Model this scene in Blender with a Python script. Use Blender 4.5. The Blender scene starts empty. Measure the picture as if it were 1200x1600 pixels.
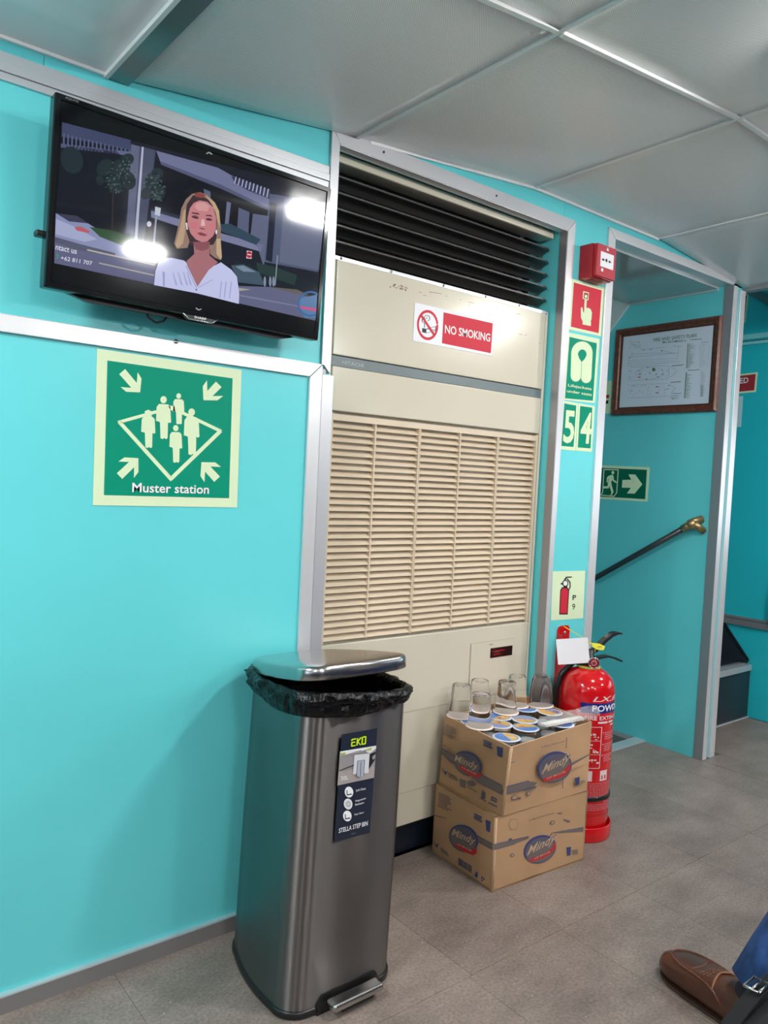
import bpy, bmesh, math, random
from mathutils import Vector, Matrix
from math import pi, sin, cos, radians

# ------------------------------------------------------------------ camera
FPX = 1204.74
YAW, PIT, ROL = radians(38.666), radians(-2.474), radians(2.805)
CAM = Vector((0, -1.5, 1.0215))
_f = Vector((sin(YAW)*cos(PIT), cos(YAW)*cos(PIT), sin(PIT)))
_r = Vector((cos(YAW), -sin(YAW), 0))
_u = _r.cross(_f)
RT = _r*cos(ROL)+_u*sin(ROL); UP = -_r*sin(ROL)+_u*cos(ROL); FW = _f
scene = bpy.context.scene
col = scene.collection
cd = bpy.data.cameras.new('camera'); co = bpy.data.objects.new('camera', cd); col.objects.link(co)
cd.sensor_fit = 'VERTICAL'; cd.sensor_height = 32; cd.lens = 32*FPX/1600; cd.clip_start = .02
m = Matrix((RT, UP, -FW)).transposed().to_4x4(); m.translation = CAM
co.matrix_world = m
scene.camera = co
scene.view_settings.view_transform = 'Standard'; scene.view_settings.look = 'None'
scene.view_settings.exposure = 0.0; scene.view_settings.gamma = 1.0; scene.view_settings.use_curve_mapping = False

# ------------------------------------------------------------------ world (daylight outside the cabin windows)
w = bpy.data.worlds.new('world'); scene.world = w; w.use_nodes = True
bg = w.node_tree.nodes['Background']; bg.inputs[0].default_value = (.80, .90, 1, 1); bg.inputs[1].default_value = 2.6
# ------------------------------------------------------------------ lamps of the cabin
LIGHTS = [(-.45, -.58), (1.51, -1.1), (2.72, -1.1), (.26, -2.7), (1.51, -2.7), (2.72, -2.6), (-1.1, -1.1), (-1.1, -2.7), (.26, -4.3)]
LAMP_E = 285.0   # radiance of the surface-mounted opal lamp blocks
def zc(x):
    K = [(-4, 1.75), (.486, 1.75), (.53, 1.752), (1.062, 1.811), (1.686, 1.866), (2.31, 1.866), (2.90, 1.812), (4, 1.812)]
    for (a, za), (b, zb) in zip(K, K[1:]):
        if x <= b: return za+(zb-za)*(x-a)/(b-a)
    return K[-1][1]
def area(name, loc, sx, sy, power, color=(1, 1, 1), rot=(0, 0, 0)):
    l = bpy.data.lights.new(name, 'AREA'); l.shape = 'RECTANGLE'; l.size = sx; l.size_y = sy; l.energy = power; l.color = color
    o = bpy.data.objects.new(name, l); o.location = loc; o.rotation_euler = rot; col.objects.link(o); return o
area('lobby_added_light', (3.25, .75, 2.33), .3, .3, 7.0, (1, .98, .95))  # unseen lamp added to brighten the stair lobby

# ------------------------------------------------------------------ helpers
def L1(c): c /= 255; return c/12.92 if c <= .04045 else ((c+.055)/1.055)**2.4
def S(r, g, b): return (L1(r), L1(g), L1(b), 1)
MATS = {}
def mat(name, c, rough=.5, metal=0, bump=None, emit=0, spec=.5, var=None, coat=0, trans=0, ior=1.45, aniso=0, alpha=1, anr=0):
    m = bpy.data.materials.new(name); m.use_nodes = True; nt = m.node_tree; n = nt.nodes; p = n['Principled BSDF']
    p.inputs['Base Color'].default_value = c; p.inputs['Roughness'].default_value = rough; p.inputs['Metallic'].default_value = metal
    p.inputs['Specular IOR Level'].default_value = spec; p.inputs['Coat Weight'].default_value = coat; p.inputs['Coat Roughness'].default_value = .08
    p.inputs['Transmission Weight'].default_value = trans; p.inputs['IOR'].default_value = ior; p.inputs['Anisotropic'].default_value = aniso
    p.inputs['Anisotropic Rotation'].default_value = anr; p.inputs['Alpha'].default_value = alpha
    tc = n.new('ShaderNodeTexCoord')
    if emit:
        p.inputs['Emission Color'].default_value = c; p.inputs['Emission Strength'].default_value = emit
        p.inputs['Base Color'].default_value = (0.004, .004, .005, 1)
    if var:   # (scale xyz, amount, detail)
        sc, am, de = var
        mp = n.new('ShaderNodeMapping'); mp.inputs['Scale'].default_value = sc; nt.links.new(tc.outputs['Object'], mp.inputs[0])
        no = n.new('ShaderNodeTexNoise'); no.inputs['Scale'].default_value = 1; no.inputs['Detail'].default_value = de; nt.links.new(mp.outputs[0], no.inputs[0])
        mx = n.new('ShaderNodeMix'); mx.data_type = 'RGBA'
        d = tuple(max(0, x*(1-am)) for x in c[:3])+(1,); l = tuple(min(1, x*(1+am)) for x in c[:3])+(1,)
        mr = n.new('ShaderNodeMapRange'); mr.inputs[1].default_value = .3; mr.inputs[2].default_value = .7
        nt.links.new(no.outputs[0], mr.inputs[0]); nt.links.new(mr.outputs[0], mx.inputs['Factor'])
        mx.inputs['A'].default_value = d; mx.inputs['B'].default_value = l; nt.links.new(mx.outputs['Result'], p.inputs['Base Color'])
    if bump:  # (scale xyz, strength, distance)
        sc, st, di = bump
        mp = n.new('ShaderNodeMapping'); mp.inputs['Scale'].default_value = sc; nt.links.new(tc.outputs['Object'], mp.inputs[0])
        no = n.new('ShaderNodeTexNoise'); no.inputs['Scale'].default_value = 1; no.inputs['Detail'].default_value = 4; nt.links.new(mp.outputs[0], no.inputs[0])
        bp = n.new('ShaderNodeBump'); bp.inputs['Strength'].default_value = st; bp.inputs['Distance'].default_value = di
        nt.links.new(no.outputs[0], bp.inputs['Height']); nt.links.new(bp.outputs[0], p.inputs['Normal'])
    MATS[name] = m; return m

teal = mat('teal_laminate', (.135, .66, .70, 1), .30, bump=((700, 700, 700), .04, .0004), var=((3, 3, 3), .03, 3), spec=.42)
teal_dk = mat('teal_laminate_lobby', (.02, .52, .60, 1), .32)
alu = mat('aluminium', (.66, .67, .70, 1), .34, .55, bump=((300, 300, 40), .05, .0004))
alu_w = mat('bright_aluminium', (.80, .80, .82, 1), .3, .45)
alu_d = mat('dull_aluminium', (.38, .38, .40, 1), .38, .6)
cream = mat('cream_enamel', (.66, .61, .49, 1), .22, var=((2, 2, 2), .04, 3), coat=.4)
cream2 = mat('cream_plastic', (.70, .585, .44, 1), .42, var=((4, 4, 4), .04, 3))
cream_d = mat('cream_edge', (.42, .38, .29, 1), .4)
stripgrey = mat('blue_grey_strip', (.17, .21, .22, 1), .3)
black = mat('black_plastic', (.012, .012, .014, 1), .38)
blackg = mat('gloss_black', (.006, .0065, .008, 1), .09)
blackv = mat('matte_black', (.004, .004, .005, 1), .8)
blade_m = mat('dark_grey_blade', (.055, .052, .05, 1), .33)
darkblue = mat('dark_blue_vinyl', (.018, .028, .038, 1), .35)
white = mat('white_print', (.82, .83, .82, 1), .4)
glow = mat('pale_photoluminescent', (.70, .83, .56, 1), .5, spec=.15)
green = mat('sign_green', (.0, .27, .165, 1), .5, spec=.15)
green_dk = mat('sign_green_dark', (.0, .13, .07, 1), .35)
redm = mat('sign_red', (.60, .025, .05, 1), .45, spec=.25)
red2 = mat('sign_dark_red', (.36, .03, .04, 1), .35)
inkblack = mat('ink_black', (.01, .01, .012, 1), .5)
redgloss = mat('red_enamel', (.62, .004, .008, 1), .12, coat=.8)
reddeep = mat('alarm_red', (.42, .004, .012, 1), .25, coat=.3)
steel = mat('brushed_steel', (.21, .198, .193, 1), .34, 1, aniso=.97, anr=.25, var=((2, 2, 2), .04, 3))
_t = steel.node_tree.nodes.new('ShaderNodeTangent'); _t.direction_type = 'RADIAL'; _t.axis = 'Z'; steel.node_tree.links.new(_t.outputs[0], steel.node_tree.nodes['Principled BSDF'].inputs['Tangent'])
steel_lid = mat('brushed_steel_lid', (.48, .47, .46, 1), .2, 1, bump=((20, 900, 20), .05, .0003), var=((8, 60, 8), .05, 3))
chrome = mat('chrome', (.75, .75, .75, 1), .12, 1)
brass = mat('aged_brass', (.36, .25, .12, 1), .35, .8)
pipe = mat('grey_pipe', (.09, .10, .105, 1), .22, .7)
bagm = mat('black_liner', (.003, .003, .0035, 1), .2, spec=.3, bump=((60, 60, 25), .7, .012))
card = mat('cardboard', (.47, .285, .155, 1), .75, bump=((60, 60, 300), .15, .001), var=((7, 7, 7), .09, 5))
card_e = mat('cardboard_edge', (.60, .40, .24, 1), .8)
navy = mat('print_navy', (.045, .06, .17, 1), .7)
navy2 = mat('print_slate', (.10, .095, .135, 1), .7)
pgrey = mat('print_grey', (.16, .13, .125, 1), .7)
pred = mat('print_red', (.48, .03, .035, 1), .7)
ptan = mat('print_tan', (.55, .40, .26, 1), .7)
wood = mat('mahogany', (.115, .030, .014, 1), .3, var=((3, 60, 60), .45, 5), coat=.3)
wood_d = mat('mahogany_dark', (.045, .012, .007, 1), .35)
paper = mat('plan_paper', (.66, .73, .84, 1), .5)
ink = mat('plan_ink', (.20, .24, .30, 1), .6)
inkd = mat('plan_dark_ink', (.045, .06, .07, 1), .6)
inkg = mat('plan_green_ink', (.10, .20, .12, 1), .6)
inkr = mat('plan_red_ink', (.42, .12, .10, 1), .6)
whitep = mat('white_card', (.86, .86, .90, 1), .5, spec=.25)
yellow = mat('yellow_tag', (.85, .80, .08, 1), .4)
rubber = mat('black_rubber', (.01, .01, .011, 1), .3)
clear = mat('clear_plastic', (1, 1, 1, 1), .05, trans=1, ior=1.12, spec=.7)
water = mat('clear_cup', (1, 1, 1, 1), .03, trans=1, ior=1.17, spec=1)
foil_w = mat('lid_rim', (.72, .78, .88, 1), .25)
foil_b = mat('lid_blue', (.10, .24, .62, 1), .28)
foil_p = mat('lid_lilac', (.26, .30, .58, 1), .28)
foil_y = mat('lid_yellow', (.75, .45, .10, 1), .3)
foil_r = mat('lid_red', (.6, .12, .05, 1), .3)
cupgrey = mat('grey_cup_base', (.30, .30, .305, 1), .15)
straw = mat('white_straws', (.82, .80, .76, 1), .4)
leather = mat('brown_leather', (.075, .026, .015, 1), .33, var=((14, 14, 14), .35, 4), bump=((160, 160, 160), .15, .001), coat=.15)
leather_s = mat('leather_side', (.13, .040, .024, 1), .4)
stitch = mat('tan_stitch', (.30, .12, .06, 1), .6)
sock = mat('charcoal_sock', (.015, .017, .024, 1), .9)
denim = mat('blue_denim', (.020, .065, .20, 1), .85, var=((60, 60, 25), .35, 5), bump=((500, 500, 500), .3, .0008))
denim_l = mat('denim_seam', (.12, .22, .42, 1), .85)
nylon = mat('black_nylon', (.010, .0105, .012, 1), .7, spec=.2, bump=((700, 700, 700), .2, .0006))
nylon_g = mat('grey_strap', (.014, .0145, .016, 1), .75, spec=.12, bump=((500, 500, 100), .2, .0006))
skin = mat('skin', (.42, .24, .16, 1), .5)
shirtm = mat('grey_shirt', (.20, .21, .24, 1), .8)
hairm = mat('black_hair', (.01, .008, .007, 1), .5)
rubbergrey = mat('grey_gauge', (.4, .1, .1, 1), .4)
opal = mat('lamp_diffuser', (1, .985, .96, 1), .5, emit=LAMP_E)
opal2 = mat('lobby_added_glow', (1, .985, .96, 1), .5, emit=3.0)
basem = mat('grey_skirting', (.20, .19, .19, 1), .45)
wallback = mat('cabin_wall', (.16, .30, .33, 1), .5)
seatm = mat('navy_seat_fabric', (.02, .03, .07, 1), .8)

# white ceiling sheet with fine perforation
def perf():
    m = mat('perforated_ceiling', (.50, .515, .51, 1), .32, .0); nt = m.node_tree; n = nt.nodes; p = n['Principled BSDF']
    tc = n.new('ShaderNodeTexCoord'); sp = n.new('ShaderNodeSeparateXYZ'); nt.links.new(tc.outputs['Object'], sp.inputs[0])
    def M(op, a, b=None):
        q = n.new('ShaderNodeMath'); q.operation = op
        for i, v in enumerate((a, b)):
            if v is None: continue
            if isinstance(v, (int, float)): q.inputs[i].default_value = v
            else: nt.links.new(v, q.inputs[i])
        return q.outputs[0]
    k = 2*pi/.0042
    sx = M('SINE', M('MULTIPLY', sp.outputs[0], k)); sy = M('SINE', M('MULTIPLY', sp.outputs[1], k))
    d = M('GREATER_THAN', M('MULTIPLY', sx, sy), .42)
    mx = n.new('ShaderNodeMix'); mx.data_type = 'RGBA'; nt.links.new(d, mx.inputs['Factor'])
    mx.inputs['A'].default_value = (.93, .935, .93, 1); mx.inputs['B'].default_value = (.40, .41, .41, 1)
    nt.links.new(mx.outputs['Result'], p.inputs['Base Color']); return m
ceil_p = perf()
ceil_s = mat('smooth_ceiling', (.93, .93, .95, 1), .25, .0, bump=((3, 3, 3), .05, .01))
bead = mat('white_bead', (.86, .87, .87, 1), .3)

def floor_mat():
    m = mat('vinyl_floor', (.24, .22, .21, 1), .42, bump=((260, 260, 260), .18, .0012)); nt = m.node_tree; n = nt.nodes; p = n['Principled BSDF']
    tc = n.new('ShaderNodeTexCoord')
    oi = n.new('ShaderNodeObjectInfo')
    def noise(s, d, st=(1, 1, 1)):
        mp = n.new('ShaderNodeMapping'); mp.inputs['Scale'].default_value = st; nt.links.new(tc.outputs['Object'], mp.inputs[0])
        q = n.new('ShaderNodeTexNoise'); q.inputs['Scale'].default_value = s; q.inputs['Detail'].default_value = d; q.inputs['Roughness'].default_value = .65
        nt.links.new(mp.outputs[0], q.inputs[0]); return q.outputs[0]
    r = n.new('ShaderNodeValToRGB'); r.color_ramp.elements[0].position = .3; r.color_ramp.elements[1].position = .72
    r.color_ramp.elements[0].color = (.180, .143, .124, 1); r.color_ramp.elements[1].color = (.335, .268, .238, 1)
    nt.links.new(noise(5, 9, (1, 1.7, 1)), r.inputs[0])
    r2 = n.new('ShaderNodeValToRGB'); r2.color_ramp.elements[0].position = .34; r2.color_ramp.elements[1].position = .62
    r2.color_ramp.elements[0].color = (.62, .62, .62, 1); r2.color_ramp.elements[1].color = (1.12, 1.12, 1.12, 1)
    nt.links.new(noise(150, 3), r2.inputs[0])
    mx = n.new('ShaderNodeMix'); mx.data_type = 'RGBA'; mx.blend_type = 'MULTIPLY'; mx.inputs['Factor'].default_value = .75
    nt.links.new(r.outputs[0], mx.inputs['A']); nt.links.new(r2.outputs[0], mx.inputs['B'])
    vo = n.new('ShaderNodeTexVoronoi'); vo.inputs['Scale'].default_value = 38; nt.links.new(tc.outputs['Object'], vo.inputs[0])
    lt = n.new('ShaderNodeMath'); lt.operation = 'LESS_THAN'; lt.inputs[1].default_value = .055; nt.links.new(vo.outputs['Distance'], lt.inputs[0])
    m2 = n.new('ShaderNodeMix'); m2.data_type = 'RGBA'; nt.links.new(lt.outputs[0], m2.inputs['Factor'])
    nt.links.new(mx.outputs['Result'], m2.inputs['A']); m2.inputs['B'].default_value = (.48, .45, .42, 1)
    m3 = n.new('ShaderNodeMix'); m3.data_type = 'RGBA'; m3.blend_type = 'MULTIPLY'; m3.inputs['Factor'].default_value = 1
    mr = n.new('ShaderNodeMapRange'); mr.inputs[3].default_value = .93; mr.inputs[4].default_value = 1.05; nt.links.new(oi.outputs['Random'], mr.inputs[0])
    cb = n.new('ShaderNodeCombineColor')
    for i in range(3): nt.links.new(mr.outputs[0], cb.inputs[i])
    nt.links.new(m2.outputs['Result'], m3.inputs['A']); nt.links.new(cb.outputs[0], m3.inputs['B'])
    nt.links.new(m3.outputs['Result'], p.inputs['Base Color']); return m
floor_m = floor_mat()

def V(*a): return Vector(a)
def tag(o, label=None, cat=None, group=None, kind=None):
    if label: o['label'] = label
    if cat: o['category'] = cat
    if group: o['group'] = group
    if kind: o['kind'] = kind
    return o
ORG = {}
def thing(name, loc, label, cat, group=None, rz=0):
    o = bpy.data.objects.new(name, None); col.objects.link(o); o.location = loc; o.rotation_euler.z = rz; o.empty_display_size = .05
    ORG[o.name] = Vector(loc); return tag(o, label, cat, group)
def org(p):
    while p is not None:
        if p.name in ORG: return ORG[p.name]
        p = p.parent
    return Vector((0, 0, 0))

class MB:
    def __init__(s): s.v = []; s.f = []; s.mi = []; s.m = []; s.sm = []
    def _m(s, m):
        if m not in s.m: s.m.append(m)
        return s.m.index(m)
    def add(s, vs, fs, m, smooth=False):
        b = len(s.v); s.v += [Vector(v) for v in vs]; k = s._m(m)
        for f in fs: s.f.append([b+i for i in f]); s.mi.append(k); s.sm.append(smooth)
        return s
    def box(s, a, b, m, M=None):
        x0, y0, z0 = a; x1, y1, z1 = b
        vs = [V(x, y, z) for z in (z0, z1) for (x, y) in ((x0, y0), (x1, y0), (x1, y1), (x0, y1))]
        if M: vs = [M @ v for v in vs]
        return s.add(vs, [(3, 2, 1, 0), (4, 5, 6, 7), (0, 1, 5, 4), (1, 2, 6, 5), (2, 3, 7, 6), (3, 0, 4, 7)], m)
    def rings(s, rs, m, cap=True, smooth=True, closed=False):
        n = len(rs[0]); vs = [v for r in rs for v in r]; fs = []
        R = len(rs)
        for i in range(R if closed else R-1):
            for j in range(n):
                a = i*n+j; b = i*n+(j+1) % n; c = ((i+1) % R)*n+(j+1) % n; d = ((i+1) % R)*n+j
                fs.append((a, b, c, d))
        s.add(vs, fs, m, smooth)
        if cap and not closed:
            b = len(s.v)-len(vs); k = s._m(m)
            s.f.append([b+i for i in range(n)][::-1]); s.mi.append(k); s.sm.append(False)
            s.f.append([b+(R-1)*n+i for i in range(n)]); s.mi.append(k); s.sm.append(False)
        return s
    def lathe(s, c, prof, m, n=32, M=None, cap=True):
        rs = []
        for r, z in prof: rs.append([V(c[0]+r*cos(2*pi*i/n), c[1]+r*sin(2*pi*i/n), c[2]+z) for i in range(n)])
        if M: rs = [[M @ v for v in r] for r in rs]
        return s.rings(rs, m, cap)
    def tube(s, pts, r, m, n=10, cap=True):
        pts = [Vector(p) for p in pts]; rs = []; up = V(0, 0, 1)
        prev = None
        for i, p in enumerate(pts):
            t = (pts[min(i+1, len(pts)-1)]-pts[max(i-1, 0)]).normalized()
            if prev is None:
                a = t.cross(V(0, 0, 1));  a = t.cross(V(0, 1, 0)) if a.length < .1 else a
            else: a = prev-t*prev.dot(t)
            a.normalize(); prev = a; b = t.cross(a)
            rr = r[i] if isinstance(r, (list, tuple)) else r
            rs.append([p+a*cos(2*pi*j/n)*rr+b*sin(2*pi*j/n)*rr for j in range(n)])
        return s.rings(rs, m, cap)
    def prism(s, pts, d, m, smooth=False):   # pts 3d loop, extruded by vector d
        n = len(pts); d = Vector(d); vs = [Vector(p) for p in pts]+[Vector(p)+d for p in pts]
        fs = [tuple(range(n))[::-1], tuple(range(n, 2*n))]+[(i, (i+1) % n, n+(i+1) % n, n+i) for i in range(n)]
        return s.add(vs, fs, m, smooth)
    def build(s, name, parent=None, bevel=0, seg=2, subd=0, flip=True, **tg):
        o0 = org(parent); me = bpy.data.meshes.new(name)
        me.from_pydata([v-o0 for v in s.v], [], s.f)
        for m in s.m: me.materials.append(m)
        for p, k, sm in zip(me.polygons, s.mi, s.sm): p.material_index = k; p.use_smooth = sm
        if flip:
            bm = bmesh.new(); bm.from_mesh(me); bmesh.ops.recalc_face_normals(bm, faces=bm.faces); bm.to_mesh(me); bm.free()
        o = bpy.data.objects.new(name, me); col.objects.link(o)
        if parent is not None: o.parent = parent
        if bevel:
            b = o.modifiers.new('bevel', 'BEVEL'); b.width = bevel; b.segments = seg; b.limit_method = 'ANGLE'; b.angle_limit = radians(40)
            for p in me.polygons: p.use_smooth = True
            b.harden_normals = True
        if subd: q = o.modifiers.new('subd', 'SUBSURF'); q.levels = subd; q.render_levels = subd
        if tg: tag(o, **tg)
        return o
def rpoly(pts, rad, seg=6):   # rounded polygon in 2D
    out = []; n = len(pts)
    for i, p in enumerate(pts):
        r = rad[i] if isinstance(rad, (list, tuple)) else rad
        p = Vector(p); a = Vector(pts[i-1])-p; b = Vector(pts[(i+1) % n])-p
        a.normalize(); b.normalize(); ang = a.angle(b); t = r/math.tan(ang/2)
        A = p+a*t; B = p+b*t; c = p+(a+b).normalized()*(r/sin(ang/2))
        a0 = math.atan2(A.y-c.y, A.x-c.x); a1 = math.atan2(B.y-c.y, B.x-c.x); d = (a1-a0+pi) % (2*pi)-pi
        for k in range(seg+1): q = a0+d*k/seg; out.append((c.x+r*cos(q), c.y+r*sin(q)))
    return out
# rays through photograph points onto real surfaces (only used to measure positions on those surfaces)
def ray(x, y): return (RT*((x-600)/FPX)+UP*(-(y-800)/FPX)+FW)
class Plane:
    def __init__(s, p, n): s.p = Vector(p); s.n = Vector(n).normalized()
    def hit(s, x, y, off=0):
        d = ray(x, y); t = (s.p-CAM).dot(s.n)/d.dot(s.n); return CAM+d*t+s.n*off
def crop(ox, oy, sc): return lambda x, y: (ox+x/sc, oy+y/sc)
def flat(name, parent, pl, items, off=.0004, th=.0003, cr=None, **tg):
    b = MB()
    for it in items:
        m, pts = it[0], it[1]; lay = it[2] if len(it) > 2 else 0
        a = [(Vector(p)+pl.n*(off+lay*th)) if len(p) == 3 else pl.hit(*(cr(*p) if cr else p), off+lay*th) for p in pts]
        k = len(a); base = [p-pl.n*(off+lay*th) for p in a]
        # outward order
        nn = sum(((a[i]-a[0]).cross(a[(i+1) % k]-a[0]) for i in range(1, k-1)), Vector((0, 0, 0)))
        if nn.dot(pl.n) < 0: a.reverse(); base.reverse()
        b.add(a+base, [tuple(range(k))]+[(i, k+i, k+(i+1) % k, (i+1) % k) for i in range(k)], m)
    return b.build(name, parent, flip=False, **tg)
def circ(cx, cy, rx, ry=None, n=24, a0=0, a1=2*pi, rot=0):
    ry = ry or rx; cl = abs(a1-a0) >= 2*pi-.01; k = n if cl else n+1; o = []
    for i in range(k):
        t = a0+(a1-a0)*i/n; x = rx*cos(t); y = ry*sin(t); o.append((cx+x*cos(rot)-y*sin(rot), cy+x*sin(rot)+y*cos(rot)))
    return o
def ringpts(cx, cy, r0, r1, n=24, a0=0, a1=2*pi, k=1, rot=0):  # arc band, k = y squash
    out = []
    for r, rev in ((r0, 0), (r1, 1)):
        p = circ(cx, cy, r, r*k, n, a0, a1-3e-2 if abs(a1-a0) >= 2*pi-.01 else a1, rot); out += p[::-1] if rev else p
    return out
def line(x0, y0, x1, y1, w):
    d = math.hypot(x1-x0, y1-y0); nx, ny = -(y1-y0)/d*w/2, (x1-x0)/d*w/2
    return [(x0+nx, y0+ny), (x1+nx, y1+ny), (x1-nx, y1-ny), (x0-nx, y0-ny)]
_fc = {}
def glyphs(s, bold, shear):
    k = (s, bold, shear)
    if k in _fc: return _fc[k]
    cu = bpy.data.curves.new('t', 'FONT'); cu.body = s; cu.size = 1; cu.offset = bold*.45; cu.shear = shear; cu.resolution_u = 3; cu.space_line = .95; cu.align_x = 'LEFT'
    ob = bpy.data.objects.new('t', cu); col.objects.link(ob); dg = bpy.context.evaluated_depsgraph_get(); dg.update()
    me = bpy.data.meshes.new_from_object(ob.evaluated_get(dg)); vs = [v.co.copy() for v in me.vertices]; fs = [tuple(p.vertices) for p in me.polygons]
    bpy.data.objects.remove(ob); bpy.data.meshes.remove(me); bpy.data.curves.remove(cu)
    x0 = min(v.x for v in vs); x1 = max(v.x for v in vs); y0 = min(v.y for v in vs); y1 = max(v.y for v in vs)
    _fc[k] = ([((v.x-x0)/(x1-x0), (v.y-y0)/(y1-y0)) for v in vs], fs); return _fc[k]
def text(s, parent, BL, BR, TL, n, m, bold=.02, shear=0, off=.0008, name='lettering', mapf=None, **tg):
    uv, fs = glyphs(s, bold, shear); b = MB()
    if mapf: vs = [mapf(u, v) for u, v in uv]
    else: BL, BR, TL, n = Vector(BL), Vector(BR), Vector(TL), Vector(n); vs = [BL+(BR-BL)*u+(TL-BL)*v+n*off for u, v in uv]
    b.add(vs, fs, m); return b.build(name, parent, flip=False, **tg)
def textp(s, parent, pl, BL, BR, TL, m, cr=None, off=.0008, **k):
    q = [pl.hit(*(cr(*p) if cr else p)) for p in (BL, BR, TL)]
    return text(s, parent, q[0], q[1], q[2], pl.n, m, off=off, **k)
def struct(name, b, bevel=0, label=None, parent=None): return b.build(name, parent, bevel=bevel, kind='structure', **({'label': label} if label else {}))

# ================================================================== THE CABIN
WALL = Plane((0, 0, 0), (0, -1, 0)); XS = 2.816; SIDE = Plane((XS, 0, 0), (-1, 0, 0)); XR = 3.566; RIGHT = Plane((XR, 0, 0), (-1, 0, 0))
# floor: vinyl tiles
grout = mat('floor_joint', (.13, .11, .10, 1), .8)
b = MB(); b.box((-3, -6.5, -.06), (2.816, .235, -.0025), grout); b.box((2.816, -6.5, -.06), (5, .19, -.0025), grout)
flo = struct('floor', b)
tw, td = .30, .60
tile_me = {}
def tile(x0, y0, x1, y1):
    b = MB(); g = .0005; b.box((x0+g, y0+g, -.0025), (x1-g, y1-g, 0), floor_m); return b.build('tile', flo)
rowi = 0; y = -.425-td*9
k = 0
yy = [-.425-td*i for i in range(10)][::-1]+[.235]
for y0, y1 in zip(yy, yy[1:]):
    sh = 0 if (round((y0+.425)/td)) % 2 == 0 else -.01
    x = .54-tw*11+sh+.015
    while x < 3.95:
        x0, x1 = x, x+tw
        if y1 > .2:   # last row runs up to the walls and the stair sill
            lim = (.0 if x1 <= 2.06 else .235)
            if x1 > 2.816-.001 and x0 < 2.816: tile(x0, y0, 2.814, .235); tile(2.8155, y0, x1, -.013)
            elif x1 > 2.9 and x0 < 2.9: tile(x0, y0, x1, .184)
            elif x0 >= 2.85: tile(x0, y0, min(x1, XR), .184) if x0 < XR-.02 else None
            else: tile(x0, y0, x1, lim)
        else: tile(x0, y0, x1, y1)
        x += tw
# front wall in teal laminate panels
b = MB(); b.box((-3, 0, 0), (1.016, .05, 1.69), teal); b.box((-3, 0, 1.69), (.3745, .05, 1.95), teal); b.box((.3755, 0, 1.69), (1.016, .05, 1.95), teal)
wf = struct('wall_front', b)
b = MB(); b.box((1.016, 0, 1.79), (1.825, .05, 2.0), teal); b.box((1.826, 0, 1.79), (2.045, .05, 2.0), teal); b.box((2.045, 0, 1.812), (2.90, .05, 2.0), teal); b.build('panel', wf)
b = MB(); b.box((1.84, 0, 0), (2.06, .05, 1.79), teal); b.build('column_panel', wf)
tile(1.018, .001, 1.838, .064)
b = MB(); b.box((1.84, .05, 0), (1.86, .62, 1.95), teal); b.box((.996, .05, 0), (1.016, .62, 1.95), teal); b.box((.996, .62, -.05), (1.86, .64, 1.95), teal)
b.box((1.0, .05, 1.80), (1.86, .62, 1.82), alu_d); b.box((1.016, .05, -.03), (1.84, .62, 0), blackv); struct('wall_alcove', b)
# stair side wall (between the two stairways)
b = MB(); b.box((XS, 0, -1.5), (2.90, 2.2, 2.35), teal)
ws = struct('wall_stair', b)
b = MB()   # dark stringer plate following the stairs down, and grey floor lip
b.prism([V(XS-.006, .43, .0), V(XS-.006, .43, -.25), V(XS-.006, 1.6, -1.4), V(XS-.006, 1.6, -1.1), V(XS-.006, .52, -.02)], (.005, 0, 0), darkblue)
b.box((XS-.05, .285, -.12), (XS-.001, .43, .004), basem)
b.build('stringer', ws)
# companionway behind the door opening
b = MB(); b.box((2.02, .05, -1.5), (2.04, 2.2, 1.95), teal); b.box((2.04, 2.18, -1.5), (XS, 2.2, 1.95), teal); wc = struct('wall_companionway', b)
b = MB(); b.box((2.04, .0, 1.812), (XS, .44, 1.83), alu_w); sof = mat('soffit_sheet', (.46, .51, .51, 1), .12, .2)
b = MB(); b.box((2.04, .05, 1.803), (XS, .437, 1.83), sof)
b.prism([V(2.04, .437, 1.803), V(2.04, 1.35, .8), V(2.04, 1.35, .83), V(2.04, .437, 1.83)], (XS-2.04, 0, 0), sof); struct('ceiling_companionway', b)
b = MB(); b.box((2.04, .41, 1.796), (XS-.001, .44, 1.803), alu_w) if 0 else None
b.box((XS-.008, .05, 1.796), (XS-.001, .437, 1.803), alu_w)
b.prism([V(XS-.008, .437, 1.803), V(XS-.008, 1.35, .80), V(XS-.008, 1.35, .792), V(XS-.008, .437, 1.794)], (.007, 0, 0), alu_w); struct('trim_1', b)
b = MB()
for i in range(6): b.box((2.04, .29+.2*i, -.2*(i+1)-.03), (XS, .49+.2*i, -.2*(i+1)), darkblue); b.box((2.04, .285+.2*i, -.2*(i+1)), (XS, .295+.2*i, -.2*i-.01), darkblue)
struct('stairs_down', b)
b = MB(); b.box((2.04, .235, -.02), (XS, .285, .006), alu); b.box((2.04, .28, -.05), (XS, .285, -.02), alu); struct('trim_2', b, bevel=.002)
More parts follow.
